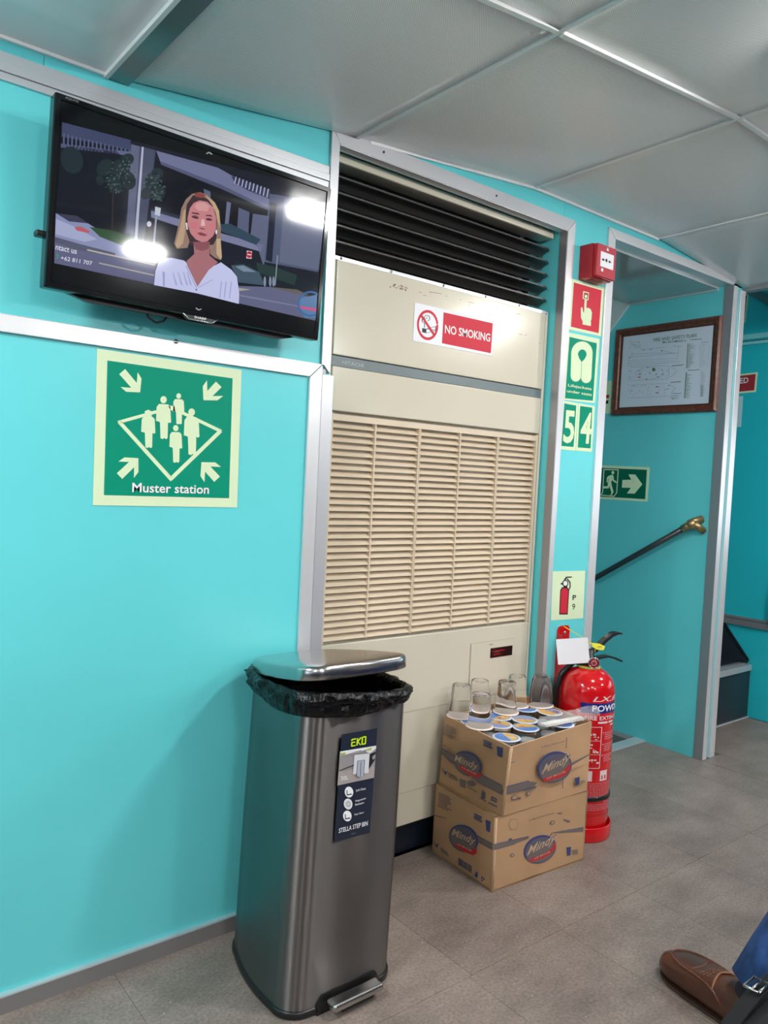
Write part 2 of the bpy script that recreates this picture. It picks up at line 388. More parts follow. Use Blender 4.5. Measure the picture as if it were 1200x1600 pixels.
# stair lobby on the right
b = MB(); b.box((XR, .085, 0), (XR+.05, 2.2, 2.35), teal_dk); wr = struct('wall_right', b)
b = MB(); b.box((XR, .13, 1.745), (XR+.001, 2.1, 1.76), alu); r = []
b = MB()
b.box((XR-.008, .085, 1.752), (XR-.0005, 2.1, 1.775), mat('teal_trim', (.25, .66, .70, 1), .35)); b.box((XR-.005, .085, 1.742), (XR-.0005, 2.1, 1.745), blackv); b.box((XR-.009, .085, 1.727), (XR-.0005, 2.1, 1.741), MATS['teal_trim'])
b.build('upper_trim', wr)
b = MB(); b.box((XR-.012, .105, .418), (XR-.0005, 2.1, .446), alu_d); b.box((XR-.010, .11, .449), (XR-.0005, 2.1, .46), alu_d); b.box((XR-.010, .1, .449), (XR-.0005, .118, 1.72), alu_d); b.build('lower_trim', wr)
b = MB(); b.box((XR-.03, .087, .45), (XR-.001, .1, .6), black); b.build('latch', wr, bevel=.004)
b = MB(); b.prism([V(XR-.02, .06, 1.79), V(XR-.02, .06, 1.84), V(XR-.02, 1.2, 2.62), V(XR-.02, 1.2, 2.57)], (.019, 0, 0), mat('dark_teal_beam', (.05, .17, .19, 1), .4)); b.build('sloping_beam', wr)
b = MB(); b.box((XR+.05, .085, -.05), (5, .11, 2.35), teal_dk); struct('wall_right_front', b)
b = MB(); b.box((2.9, -.4, 2.33), (4.2, 2.3, 2.38), ceil_s); struct('ceiling_lobby', b)
b = MB(); b.box((3.1, .6, 2.322), (3.4, .9, 2.33), opal2); lf = thing('lobby_added_lamp', (3.25, .75, 2.33), 'unseen flat square lamp added over the stairs going up', 'ceiling lamp'); b.build('diffuser', lf)
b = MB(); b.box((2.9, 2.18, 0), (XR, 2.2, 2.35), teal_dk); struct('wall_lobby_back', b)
st = MB()
for i in range(7):
    y0 = .184+.23*i; z0 = .245*i
    st.box((2.90, y0, z0-(.05 if i else 0)), (XR-.001, y0+.02, z0+.235), darkblue); st.box((2.90, y0, z0+.225), (XR-.001, y0+.26, z0+.245), darkblue)
sto = struct('stairs_up', st)
for i in range(7):
    y0 = .184+.23*i; z0 = .245*i
    b = MB(); b.box((2.902, y0-.012, z0+.222), (XR-.012, y0+.03, z0+.249), alu); b.box((2.902, y0+.036, z0+.245), (XR-.012, y0+.05, z0+.2485), alu_d); b.build('stair_nosing', sto, bevel=.004)
b = MB(); b.prism([V(XR-.008, .20, .245), V(XR-.008, .20, .262), V(XR-.008, .40, .50), V(XR-.008, .40, .245)], (.007, 0, 0), darkblue)
b.prism([V(XR-.012, .192, .258), V(XR-.012, .192, .27), V(XR-.012, .4, .52), V(XR-.012, .4, .505)], (.008, 0, 0), black)
b.build('skirting', sto)
b = MB(); b.box((2.902, .176, 0), (XR-.002, .183, .004), alu_w); b.build('sealant_line', sto)

# ceiling: sheets with recessed joints
b = MB()
for x0, x1 in ((-3, .486), (.486, 1.062), (1.062, 1.686), (1.686, 2.31), (2.31, 2.90)):
    b.prism([V(x0, 0.0, zc(x0)+.01), V(x1, 0, zc(x1)+.01), V(x1, 0, zc(x1)+.05), V(x0, 0, zc(x0)+.05)], (0, -6.5, 0), alu_d)
ce = struct('ceiling', b)
random.seed(4)
def panel(x0, x1, y0, y1, m, amp, fx=None):
    N = 14; vs = []; g = .0025; ph = random.uniform(0, 6)
    x0 += g; x1 -= g; y0 += g; y1 -= g
    for j in range(N+1):
        for i in range(N+1):
            u, v = i/N, j/N; x = x0+(x1-x0)*u; y = y0+(y1-y0)*v
            e = (4*u*(1-u))*(4*v*(1-v)); z = zc(x)-amp*e+amp*.35*sin(7*u+ph)*sin(5*v+ph*2)*e**.5
            vs.append(V(x, y, z))
    fs = [(j*(N+1)+i, (j+1)*(N+1)+i, (j+1)*(N+1)+i+1, j*(N+1)+i+1) for j in range(N) for i in range(N)]
    b = MB(); b.add(vs, fs, m, True)
    ed = [j*(N+1) for j in range(N+1)]
    for a, c in (((0, N)), ): pass
    rim = [i for i in range(N+1)]+[j*(N+1)+N for j in range(1, N+1)]+[N*(N+1)+i for i in range(N-1, -1, -1)]+[j*(N+1) for j in range(N-1, 0, -1)]
    k = len(vs); up = [vs[i]+V(0, 0, .009) for i in rim]; b.v += up; mi = b._m(m)
    for i in range(len(rim)): b.f.append([rim[i], rim[(i+1) % len(rim)], k+(i+1) % len(rim), k+i]); b.mi.append(mi); b.sm.append(False)
    return b.build('ceiling_panel', ce, flip=True)
XE = [.53, 1.062, 1.686, 2.31, 2.90]; YE = [-.003, -.593, -1.20, -1.81, -2.42, -3.03, -3.64, -4.25, -4.86, -5.47, -6.08, -6.5]
for x0, x1 in zip(XE, XE[1:]):
    for y1, y0 in zip(YE, YE[1:]): panel(x0, x1, y0, y1, ceil_p, .006)
for x0, x1 in ((-1.9, -.72), (-.72, .486)):
    for y1, y0 in ((-.003, -2.2), (-2.2, -4.4), (-4.4, -6.5)): panel(x0, x1, y0, y1, ceil_s, .008)
panel(-3, -1.9, -6.5, -.003, ceil_s, .006)
for x in XE[1:-1]:
    b = MB(); b.box((x-.0045, -6.5, zc(x)-.0045), (x+.0045, -.004, zc(x)+.006), bead); b.build('joint_strip', ce, bevel=.0015)
for y in YE[1:-1]:
    for x0, x1 in zip(XE, XE[1:]):
        b = MB(); b.prism([V(x0+.006, y-.006, zc(x0)-.006), V(x1-.006, y-.006, zc(x1)-.006), V(x1-.006, y-.006, zc(x1)+.006), V(x0+.006, y-.006, zc(x0)+.006)], (0, .012, 0), bead); b.build('joint_strip', ce, bevel=.0015)
# channel between smooth sheet and perforated panels, teal wall's reflection put into its colour
b = MB(); b.box((.488, -6.5, 1.743), (.527, -.001, 1.76), mat('channel_teal_reflection', (.20, .27, .27, 1), .25, .4)); b.build('channel', ce)
b = MB(); b.box((.480, -6.5, 1.7415), (.488, -.001, 1.752), bead); b.build('edge_strip', ce)
b = MB(); b.box((-3, -.008, 1.744), (.48, -.0005, 1.7515), bead)
b.prism([V(1.10, -.008, zc(1.1)-.007), V(1.686, -.008, zc(1.686)-.007), V(1.686, -.008, zc(1.686)), V(1.1, -.008, zc(1.1))], (0, .0075, 0), bead)
b.box((1.686, -.008, 1.859), (2.31, -.0005, 1.866), bead); b.build('wall_bead', ce)
b = MB(); b.box((2.895, -6.5, 1.80), (2.93, -.002, 2.36), alu_d); b.build('fascia', ce)
b = MB(); b.box((2.90, -6.5, 2.35), (5, -.3, 2.38), ceil_s); b.build('lobby_sheet', ce)

# aluminium trims on the front wall
def frame_strip(name, boxes, bev=.0012, m=alu):
    b = MB()
    for a, c in boxes: b.box(a, c, m)
    return b.build(name, None, bevel=bev, kind='structure')
def mitre(pts, y0, y1, m): return ([V(x, y0, z) for x, z in pts], (0, y1-y0, 0), m)
o = frame_strip('trim_3', [((-3, -.006, 1.706), (.9885, .0, 1.724)), ((-3, -.009, 1.690), (.9885, 0, 1.7055)), ((-3, -.006, 1.676), (.9885, 0, 1.6895))])
b = MB(); b.prism(*mitre([(-3, 1.284), (.992, 1.277), (.959, 1.245), (-3, 1.252)], -.008, 0, alu_w)); b.build('trim_4', None, bevel=.0012, kind='structure')
b = MB(); b.prism(*mitre([(.993, 1.276), (.9605, 1.2445), (.9605, .0), (.993, 0)], -.008, 0, alu_w))
t5 = b.build('trim_5', None, bevel=.0012, kind='structure')
b = MB(); b.box((.9945, -.006, 0), (1.0265, .0, 1.255), alu); b.box((.996, -.003, 1.2555), (1.006, 0, 1.268), alu_d); t6 = b.build('trim_6', None, bevel=.001, kind='structure')
b = MB(); b.prism(*mitre([(.9905, 1.815), (1.014, 1.783), (1.014, 1.258), (.997, 1.276), (.9905, 1.276)], -.007, 0, alu)); t7 = b.build('trim_7', None, bevel=.001, kind='structure')
b = MB(); b.prism(*mitre([(.992, 1.8165), (1.8725, 1.8165), (1.8405, 1.781), (1.0155, 1.781)], -.007, 0, alu)); b.box((1.016, -.006, 1.779), (1.84, .022, 1.781), alu_w); t8 = b.build('trim_8', None, bevel=.0008, kind='structure')
b = MB(); b.prism(*mitre([(1.8735, 1.8165), (1.851, 0), (1.8405, 0), (1.8415, 1.781)], -.007, 0, alu_w)); b.box((1.8385, -.006, 0), (1.8412, .022, 1.7795), alu_d); t9 = b.build('trim_9', None, bevel=.0008, kind='structure')
# door opening frame
b = MB(); b.prism(*mitre([(2.038, 1.838), (2.074, 1.808), (2.074, 0), (2.038, 0)], -.007, 0.052, alu_w)); b.build('trim_10', None, bevel=.0012, kind='structure')
b = MB(); b.prism(*mitre([(2.04, 1.8385), (2.86, 1.8385), (2.8165, 1.8095), (2.0755, 1.8095)], -.007, .052, alu_w)); b.build('trim_11', None, bevel=.0012, kind='structure')
b = MB(); b.box((2.8125, -.012, 0), (2.8155, .026, 1.808), alu_d); b.box((2.813, -.012, 0), (2.845, -.0005, 1.808), alu_w); b.build('trim_12', None, bevel=.0012, kind='structure')
b = MB(); b.box((2.868, -.012, 0), (2.904, -.0005, 1.80), alu_w); b.box((2.901, -.012, 0), (2.9045, .026, 1.80), alu_w); b.build('trim_13', None, bevel=.0012, kind='structure')
b = MB(); b.box((-3, -.012, 0), (.96, 0, .032), basem); b.box((-3, -.0125, .032), (.96, 0, .035), alu); struct('baseboard_front', b)
b = MB(); b.box((1.875, -.008, 0), (2.036, 0, .02), basem); struct('baseboard_column', b)
def screw(parent, x, z, y, r=.0035, m=None):
    b = MB(); b.lathe((0, 0, 0), [(r, 0), (r, .001), (r*.7, .002), (0.0003, .0024)], m or chrome, 12, M=Matrix.Translation((x, y, z)) @ Matrix.Rotation(pi/2, 4, 'X')); return b.build('screw', parent)
for x in (.64, ): screw(t5, .637, 1.276, -.0085, .005)
for x in (1.14, 1.53, ): screw(t8, x, 1.80, -.0075, .0028, black)
# rest of the cabin: side, back walls with windows
b = MB(); b.box((-3.05, -6.5, 0), (-3, 0, .75), wallback); b.box((-3.05, -6.5, 1.45), (-3, 0, 1.8), wallback)
for y0, y1 in ((-.9, 0), (-2.5, -2.2), (-4.1, -3.8), (-6.5, -5.4)): b.box((-3.05, y0, .75), (-3, y1, 1.45), wallback)
struct('wall_left', b)
for i, (y0, y1) in enumerate(((-2.2, -.9), (-3.8, -2.5), (-5.4, -4.1))):
    b = MB(); g = .03
    b.box((-3.0, y0, .75), (-2.985, y1, .75+g), alu); b.box((-3.0, y0, 1.45-g), (-2.985, y1, 1.45), alu); b.box((-3.0, y0, .75), (-2.985, y0+g, 1.45), alu); b.box((-3.0, y1-g, .75), (-2.985, y1, 1.45), alu)
    b.build('window_%d' % (i+1), None, bevel=.002, kind='structure')
b = MB(); b.box((-3, -6.55, 0), (5, -6.5, 2.4), wallback); struct('wall_back', b)
b = MB(); b.box((5, -6.5, -.05), (5.05, .11, .75), wallback); b.box((5, -6.5, 1.45), (5.05, .11, 2.4), wallback)
for y0, y1 in ((-.9, .11), (-2.5, -2.2), (-4.1, -3.8), (-6.5, -5.4)): b.box((5, y0, .75), (5.05, y1, 1.45), wallback)
struct('wall_starboard', b)
# unseen seat rows, added to darken the bin's reflection and shade the low wall
for i, y in enumerate((-1.98, -3.0, -4.1, -5.2)):
    for j, (xa, xb) in enumerate(((-2.5, .3), (2.25, 4.2)) if i == 0 else ((-2.4, -.2), (.5, 2.6))):
        t = thing('added_seat_row', ((xa+xb)/2, y, 0), 'unseen navy seat row added behind the viewer, %s from the front, %s side' % (('first', 'second', 'third', 'fourth')[i], ('window', 'stairs')[j]), 'seats')
        n = 4; w_ = (xb-xa)/n
        for k in range(n):
            b = MB(); b.box((xa+w_*k+.01, y-.24, .32), (xa+w_*(k+1)-.01, y+.22, .43), seatm); b.build('cushion', t, bevel=.02)
            b = MB(); b.box((xa+w_*k+.01, y-.34, .40), (xa+w_*(k+1)-.01, y-.24, 1.02), seatm); b.build('backrest', t, bevel=.02)
        for x in (xa+.1, xb-.14): b = MB(); b.box((x, y-.2, 0), (x+.04, y+.16, .32), alu_d); b.build('leg', t)
# ceiling lamps (framed, with opal diffusers)
for i, (x, y) in enumerate(LIGHTS):
    z = zc(x)
    t = thing('ceiling_lamp', (x, y, z), 'recessed rectangular ceiling lamp behind the viewer', 'ceiling lamp', 'recessed lamps in the cabin ceiling')
    t['label'] = 'recessed ceiling lamp, %s row from the teal wall, %s' % ({-1.1: 'nearest', -.58: 'nearest', -2.7: 'second', -2.6: 'second', -4.3: 'rearmost'}[y], {.26: 'above the viewer side', -.45: 'left of the television', 1.51: 'middle column', 2.72: 'column towards the stairs', -1.1: 'column by the windows'}[x])
    if (x, y) == (1.51, -1.1): t['label'] = 'recessed ceiling lamp whose white frame corner shows at top right'
    if i == 1 or i == 2 or True:
        fr = [V(px, py, z-.012) for px, py in rpoly([(x-.18, y-.3), (x+.18, y-.3), (x+.18, y+.3), (x-.18, y+.3)], .03)]
        fi = [V(px, py, z-.016) for px, py in rpoly([(x-.15, y-.27), (x+.15, y-.27), (x+.15, y+.27), (x-.15, y+.27)], .02)]
        fu = [p+V(0, 0, .014) for p in fr]; b = MB(); b.rings([fu, fr, fi], bead, cap=False, smooth=False)
        b.build('frame', t)
        b = MB(); b.prism([V(px, py, z-.013) for px, py in rpoly([(x-.152, y-.272), (x+.152, y-.272), (x+.152, y+.272), (x-.152, y+.272)], .02)], (0, 0, .004), ceil_s); b.build('reflector', t)
        b = MB(); b.box((x-.08, y-.04, z-.038), (x+.08, y+.04, z-.0135), opal); b.build('diffuser', t)

# ================================================================== TELEVISION
ti, ro = .058, radians(-.8)
tr = V(1, .002, 0).normalized(); tn = V(.002, -1, 0).normalized(); tu = V(0, 0, 1)*cos(ti)+tn*sin(ti); tnn = tn*cos(ti)-V(0, 0, 1)*sin(ti)
r2 = tr*cos(ro)+tu*sin(ro); u2 = -tr*sin(ro)+tu*cos(ro)
TC = V(.6445, -.102, 1.4753); TM = Matrix((r2, u2, tnn)).transposed().to_4x4(); TM.translation = TC
TW, TH = .5615/2, .3215/2
tv = thing('television', TC, 'black flat-screen television tilted on the teal wall, showing a woman in white', 'television')
def T3(u, v, q): return TM @ V(u, v, q)
def tvring(hw, hh, q, r): return [T3(x, y, q) for x, y in rpoly([(-hw, -hh), (hw, -hh), (hw, hh), (-hw, hh)], r, 4)]
b = MB(); b.rings([tvring(TW-.003, TH-.003, -.03, .004), tvring(TW, TH, -.026, .004), tvring(TW, TH, -.003, .004), tvring(TW-.002, TH-.002, 0, .003), tvring(TW-.0095, TH-.010, 0.0, .002), tvring(TW-.011, TH-.0115, -.003, .001)], blackg, cap=False, smooth=False)
b.build('bezel', tv)
b = MB(); b.prism(tvring(TW-.0105, TH-.011, -.0045, .001), tnn*.0015, blackg); b.build('screen', tv)
b = MB(); b.rings([tvring(TW-.004, TH-.004, -.029, .004), tvring(TW-.02, TH-.02, -.034, .01), tvring(.19, .11, -.052, .02), tvring(.17, .10, -.058, .02)], black, smooth=False); b.build('rear_housing', tv)
b = MB(); b.prism([T3(-.24, -TH+.002, -.02), T3(-.20, -TH-.008, -.02), T3(.20, -TH-.008, -.02), T3(.24, -TH+.002, -.02)], tnn*-.014, black); b.build('lower_lip', tv)
b = MB(); b.box((.60, -.075, 1.44), (.70, -.001, 1.52), black); b.box((.58, -.008, 1.40), (.72, -.0005, 1.56), black); b.build('wall_mount', tv)
b = MB(); b.box((.352, -.075, 1.408), (.42, -.055, 1.418), black); b.build('side_bracket', tv, bevel=.003)
b = MB(); b.prism([T3(-.028, -TH+.001, .001), T3(-.018, -TH-.007, .001), T3(.030, -TH-.007, .001), T3(.040, -TH+.001, .001)], tnn*-.012, black)
b.tube([T3(-.030, -TH+.002, .002), T3(-.018, -TH-.0065, .002), T3(.030, -TH-.0065, .002), T3(.042, -TH+.002, .002)], .0012, chrome, 6); b.build('logo_plate', tv)
text('SHARP', tv, T3(-.007, -TH-.0035, .0012), T3(.018, -TH-.0035, .0012), T3(-.007, -TH+.001, .0012), tnn, white, bold=.03)
text('AQUOS', tv, T3(-TW+.016, TH-.0075, 0), T3(-TW+.038, TH-.0075, 0), T3(-TW+.016, TH-.0035, 0), tnn, mat('tv_grey_print', (.25, .25, .26, 1), .5), bold=.01)
b = MB(); b.tube([T3(-.09, -TH-.002, -.03), T3(-.085, -TH-.014, -.028), T3(-.07, -TH-.021, -.028), T3(-.055, -TH-.016, -.028), T3(-.045, -TH-.001, -.03)], .0022, blackv, 8); b.build('cable', tv)
# the picture on the screen: flat lit shapes
PT = Plane(TC-tnn*.003, tnn); ct = crop(60, 130, 2.5); _e = {}
def E(r, g, b_, k=.9):
    key = (r, g, b_)
    if key not in _e: _e[key] = mat('screen_%d_%d_%d' % key, S(r, g, b_), .06, emit=k)
    return _e[key]
pic = [(E(24, 27, 40), [(92, 152), (1124, 424), (1084, 928), (62, 703)])]
A = lambda c, p, l=1: pic.append((E(*c), p, l))
A((62, 70, 102), [(92, 152), (360, 222), (360, 262), (90, 208)])
A((96, 102, 138), [(88, 236), (360, 268), (360, 284), (88, 252)], 2)
for i in range(17): A((88, 96, 130), line(100+i*16, 196+i*4, 99+i*16, 240+i*2.2, 6), 3)
A((70, 76, 100), [(362, 238), (458, 262), (420, 560), (412, 620), (338, 598), (352, 440)], 2)
A((95, 100, 128), [(362, 238), (395, 248), (372, 590), (345, 585)], 3)
A((14, 16, 26), [(458, 300), (900, 500), (880, 640), (700, 560), (440, 480)], 2)
A((112, 116, 150), [(460, 264), (700, 330), (765, 366), (905, 432), (896, 494), (712, 404), (478, 312)], 3)
A((82, 86, 116), [(478, 306), (712, 396), (896, 486), (896, 496), (712, 412), (478, 318)], 4)
A((50, 54, 80), [(752, 362), (905, 418), (902, 452), (820, 420), (768, 390)], 4)
for i in range(10): A((165, 168, 200), line(772+i*14, 366+i*5.2, 766+i*14, 392+i*6, 5), 5)
A((44, 50, 66), [(440, 490), (560, 520), (560, 560), (440, 520)], 3)
A((92, 98, 125), [(645, 412), (672, 424), (672, 452), (650, 446)], 4)
A((105, 110, 138), [(736, 462), (752, 468), (742, 556), (728, 548)], 4)
A((88, 94, 122), [(782, 486), (824, 504), (820, 590), (776, 570)], 4)
A((96, 102, 130), [(838, 510), (905, 520), (880, 720), (856, 640), (826, 610)], 4)
A((46, 70, 88), [(700, 552), (748, 548), (868, 610), (850, 632), (716, 580)], 5)
A((122, 126, 158), [(440, 498), (560, 534), (720, 588), (876, 632), (874, 660), (700, 610), (440, 524)], 4)
A((80, 88, 116), [(905, 432), (1124, 466), (1092, 738), (872, 696)], 3)
A((98, 106, 132), [(960, 446), (1124, 468), (1094, 730), (940, 700)], 4)
A((28, 32, 50), [(905, 466), (930, 470), (912, 700), (888, 690)], 5)
A((16, 20, 32), [(92, 214), (300, 262), (340, 300), (345, 440), (330, 590), (66, 508)], 2)
for x, y, r in ((130, 300, 55), (260, 330, 38), (320, 330, 42), (350, 380, 38), (300, 390, 40), (445, 380, 36), (470, 430, 32), (420, 430, 26), (465, 350, 24), (345, 300, 30), (240, 380, 20)):
    A((30, 44, 50), circ(x, y, r, r*.8, 11, rot=x), 5)
random.seed(8)
for i in range(120):
    cx, cy, rr = random.choice(((320, 350, 60), (300, 395, 40), (455, 390, 42), (465, 440, 28), (350, 320, 38)))
    a = random.uniform(0, 6.28); q = rr*random.random()**.6; A(random.choice(((66, 88, 88), (48, 70, 66), (84, 104, 104))), circ(cx+q*cos(a), cy+q*sin(a)*.9, random.uniform(3, 7), 3, 5, rot=a), 6)
A((50, 42, 44), line(292, 400, 288, 580, 6), 7)
A((44, 78, 48), [(200, 562), (290, 575), (440, 628), (445, 665), (380, 655), (240, 600)], 5)
A((96, 116, 56), [(385, 640), (450, 655), (448, 682), (378, 664)], 6)
A((136, 144, 182), [(68, 508), (150, 520), (260, 590), (365, 648), (462, 690), (460, 706), (150, 650), (64, 620)], 4)
A((165, 172, 205), [(68, 530), (140, 560), (230, 610), (180, 620), (66, 590)], 5)
A((60, 60, 82), [(68, 508), (150, 518), (195, 548), (120, 540)], 6)
A((190, 90, 100), [(140, 562), (165, 560), (200, 578), (196, 586), (150, 576)], 6)
A((98, 100, 132), [(64, 616), (150, 648), (458, 708), (450, 786), (62, 703)], 5)
A((84, 86, 110), [(64, 600), (160, 628), (300, 664), (300, 674), (150, 652), (64, 622)], 6)
A((184, 178, 168), [(190, 648), (456, 708), (456, 713), (190, 654)], 7)
A((172, 168, 160), [(236, 700), (452, 748), (451, 753), (236, 705)], 7)
A((178, 184, 205), [(404, 248), (411, 250), (384, 640), (372, 640)], 8)
A((150, 156, 180), line(460, 520, 446, 680, 7), 8); A((190, 196, 210), [(456, 482), (478, 488), (474, 520), (454, 514)], 9)
A((200, 205, 220), circ(432, 550, 9, 11), 9)
A((100, 104, 134), [(780, 792), (905, 796), (1010, 822), (1092, 842), (1084, 928), (784, 860)], 5)
A((24, 34, 42), [(760, 690), (890, 720), (1010, 750), (1090, 790), (1088, 840), (990, 815), (880, 790), (782, 786)], 4)
A((36, 58, 56), [(850, 700), (930, 720), (1010, 750), (1000, 790), (860, 740)], 5)
A((66, 86, 102), [(752, 712), (800, 708), (862, 738), (884, 790), (782, 778)], 6); A((120, 140, 158), [(770, 716), (800, 712), (850, 738), (800, 736)], 7)
A((104, 96, 92), [(905, 796), (1010, 806), (1060, 830), (1010, 824)], 6); A((170, 165, 150), [(782, 800), (830, 806), (782, 812)], 7)
A((128, 130, 160), [(788, 826), (1030, 872), (1030, 876), (788, 832)], 7)
for x in (884, 905, 918): A((128, 140, 160), circ(x, 775, 5, 20), 8)
A((190, 36, 60), circ(823, 670, 11, 13), 9); A((225, 215, 225), [(815, 667), (832, 669), (832, 673), (815, 671)], 10); A((215, 210, 220), [(814, 654), (834, 657), (832, 686), (812, 684)], 8)
A((140, 150, 160), line(934, 672, 924, 790, 4), 8)
# the woman in a white blouse
cw = lambda x, y: ((250+x/8.42-60)*2.5, (290+y/8.42-130)*2.5)
B = lambda c, p, l: pic.append((E(*c), [cw(*q) for q in p], l))
B((150, 122, 108), [(420, 110), (520, 85), (620, 125), (720, 220), (775, 330), (800, 560), (795, 700), (810, 930), (800, 980), (720, 950), (660, 900), (640, 700), (400, 700), (360, 820), (220, 830), (185, 760), (215, 640), (250, 480), (280, 300), (340, 180)], 11)
B((186, 158, 128), [(200, 780), (260, 560), (310, 330), (340, 300), (330, 600), (300, 760), (230, 830)], 12)
B((196, 168, 132), [(600, 130), (720, 230), (775, 340), (790, 560), (760, 480), (740, 380), (690, 270)], 12)
B((198, 170, 138), [(740, 700), (795, 700), (812, 940), (800, 978), (740, 900)], 12)
B((62, 44, 50), [(430, 130), (520, 120), (640, 190), (720, 300), (745, 480), (740, 700), (700, 780), (400, 780), (350, 620), (320, 470), (350, 250)], 12)
B((138, 66, 60), [(450, 100), (520, 88), (600, 125), (560, 165), (470, 150)], 13)
B((168, 112, 118), [(440, 760), (450, 900), (350, 990), (360, 1050), (490, 1330), (680, 1080), (760, 1010), (650, 920), (650, 740)], 13)
B((140, 84, 92), [(430, 740), (655, 740), (640, 830), (560, 860), (470, 840)], 14)
B((198, 130, 134), [(440, 230), (520, 195), (620, 215), (700, 290), (735, 420), (735, 560), (700, 660), (620, 735), (550, 745), (470, 710), (400, 630), (362, 520), (362, 420), (390, 300)], 15)
B((214, 156, 156), [(480, 230), (580, 220), (650, 270), (620, 340), (500, 330), (450, 280)], 16)
B((206, 118, 126), circ(440, 520, 52, 44), 16); B((206, 122, 128), circ(680, 545, 36, 42), 16)
B((62, 38, 50), [(412, 352), (500, 362), (520, 385), (470, 376), (415, 366)], 17); B((62, 38, 50), [(600, 388), (668, 388), (690, 412), (640, 402), (600, 402)], 17)
B((112, 62, 80), [(410, 400), (465, 390), (510, 420), (480, 440), (430, 425)], 17); B((112, 62, 80), [(600, 432), (650, 425), (685, 448), (650, 466), (612, 456)], 17)
B((40, 24, 36), line(416, 412, 500, 436, 9), 18); B((40, 24, 36), line(606, 446, 684, 458, 9), 18)
B((228, 180, 180), [(545, 440), (580, 450), (590, 530), (535, 530)], 17); B((150, 82, 92), [(505, 560), (540, 552), (600, 572), (560, 584)], 18)
B((146, 70, 84), [(488, 622), (540, 615), (620, 650), (580, 668), (520, 655)], 18); B((90, 40, 54), line(492, 626, 616, 652, 6), 19)
B((235, 235, 245), [(334, 492), (352, 488), (364, 580), (348, 580)], 19); B((235, 235, 245), circ(738, 610, 10, 30), 19)
B((198, 202, 238), [(0, 960), (150, 950), (310, 985), (345, 1010), (360, 1060), (490, 1330), (640, 1110), (690, 1070), (700, 1060), (800, 1010), (940, 1110), (1010, 1200), (1040, 1420), (1035, 1556), (500, 1420), (-80, 1308), (-60, 1120)], 14)
B((152, 158, 205), [(30, 1130), (60, 1140), (60, 1330), (40, 1326)], 15)
for x in (160, 230, 300, 350): B((164, 170, 215), [(x, 1140), (x+12, 1140), (x+70, 1320), (x+40, 1300)], 15)
for x in (800, 860, 930): B((168, 172, 218), [(x, 1260), (x+14, 1270), (x-10, 1480), (x-26, 1476)], 15)
B((160, 164, 208), line(340, 1060, 480, 1350, 12), 16); B((160, 164, 208), line(500, 1340, 690, 1240, 9), 16); B((110, 110, 150), circ(475, 1370, 12), 17)
# logo and captions
A((60, 110, 165), ringpts(1062, 862, 50, 43, 24, pi*.35, pi*1.72), 12); A((96, 130, 170), [(1020, 840), (1088, 826), (1084, 918), (1040, 915), (1018, 880)], 11); A((205, 90, 140), [(1020, 870), (1087, 880), (1086, 892), (1022, 880)], 13)
A((60, 160, 120), ringpts(66, 676, 12, 8, 16, -1.2, 1.2), 12)
A((170, 172, 178), line(656, 276, 666, 270, 4), 12); A((170, 172, 178), line(666, 270, 678, 278, 4), 12); A((170, 172, 178), line(615, 878, 625, 886, 4), 12); A((170, 172, 178), line(625, 886, 636, 882, 4), 12)
flat('screen_picture', tv, PT, pic, off=.0002, th=.00004, cr=ct)
ew = E(225, 228, 240)
textp('ntact us', tv, PT, (66, 650), (148, 668), (68, 632), ew, cr=ct, off=.0012, bold=.015, name='caption')
textp('+62 811 707', tv, PT, (86, 690), (208, 712), (88, 674), ew, cr=ct, off=.0012, bold=.01, name='caption')

# ================================================================== FLOOR-STANDING AIR CONDITIONER
AY = .045; AX0, AX1 = 1.03, 1.834
ac = thing('air_conditioner', (1.43, .3, 0), 'tall cream floor-standing air conditioner with slatted intake, set in the wall alcove', 'air conditioner')
b = MB(); b.box((AX0, AY+.02, .085), (AX1, .56, 1.545), cream)
b.box((AX0, AY, .085), (1.053, AY+.02, 1.545), cream); b.box((1.824, AY, .085), (AX1, AY+.02, 1.545), cream); b.build('casing', ac, bevel=.002)
b = MB(); b.box((1.055, AY-.001, 1.314), (1.822, AY+.02, 1.544), cream); b.build('upper_panel', ac, bevel=.003)
b = MB(); b.box((1.055, AY+.003, 1.288), (1.822, AY+.02, 1.312), stripgrey); b.build('name_strip', ac)
b = MB(); b.box((1.055, AY-.001, 1.180), (1.822, AY+.02, 1.287), cream); b.build('middle_panel', ac, bevel=.003)
b = MB(); b.box((1.055, AY-.001, .085), (1.822, AY+.02, .606), cream); b.build('lower_panel', ac, bevel=.003)
b = MB(); b.box((1.045, AY-.002, 1.5375), (1.83, AY+.01, 1.5475), alu_w)
lip = b.build('top_lip', ac, bevel=.001)
for x in (1.065, 1.22, 1.40, 1.56, 1.70, 1.82): screw(ac, x, 1.5425, AY-.0025, .0035)
text('HITACHI', ac, (1.086, AY+.003, 1.2945), (1.150, AY+.003, 1.2945), (1.086, AY+.003, 1.3035), (0, -1, 0), mat('silver_print', (.45, .5, .5, 1), .4), bold=.015)
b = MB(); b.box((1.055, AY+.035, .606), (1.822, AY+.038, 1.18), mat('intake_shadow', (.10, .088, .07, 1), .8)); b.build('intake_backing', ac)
gx0, gx1, gz0, gz1 = 1.060, 1.819, .612, 1.172
NS = 33
for i in range(NS):
    z = gz0+(gz1-gz0)*(i+.5)/NS; h = .0062
    b = MB(); b.prism([V(gx0, AY+.003, z-h), V(gx0, AY+.0045, z-h-.0006), V(gx0, AY+.019, z+h-.0016), V(gx0, AY+.0175, z+h)], (gx1-gx0, 0, 0), cream2)
    b.v = [Vector(v) for v in b.v]; 
    if i == NS-1: b = MB(); b.box((gx0, AY+.001, z-.006), (gx1, AY+.012, z+.009), cream2)
    b.build('slat', ac)
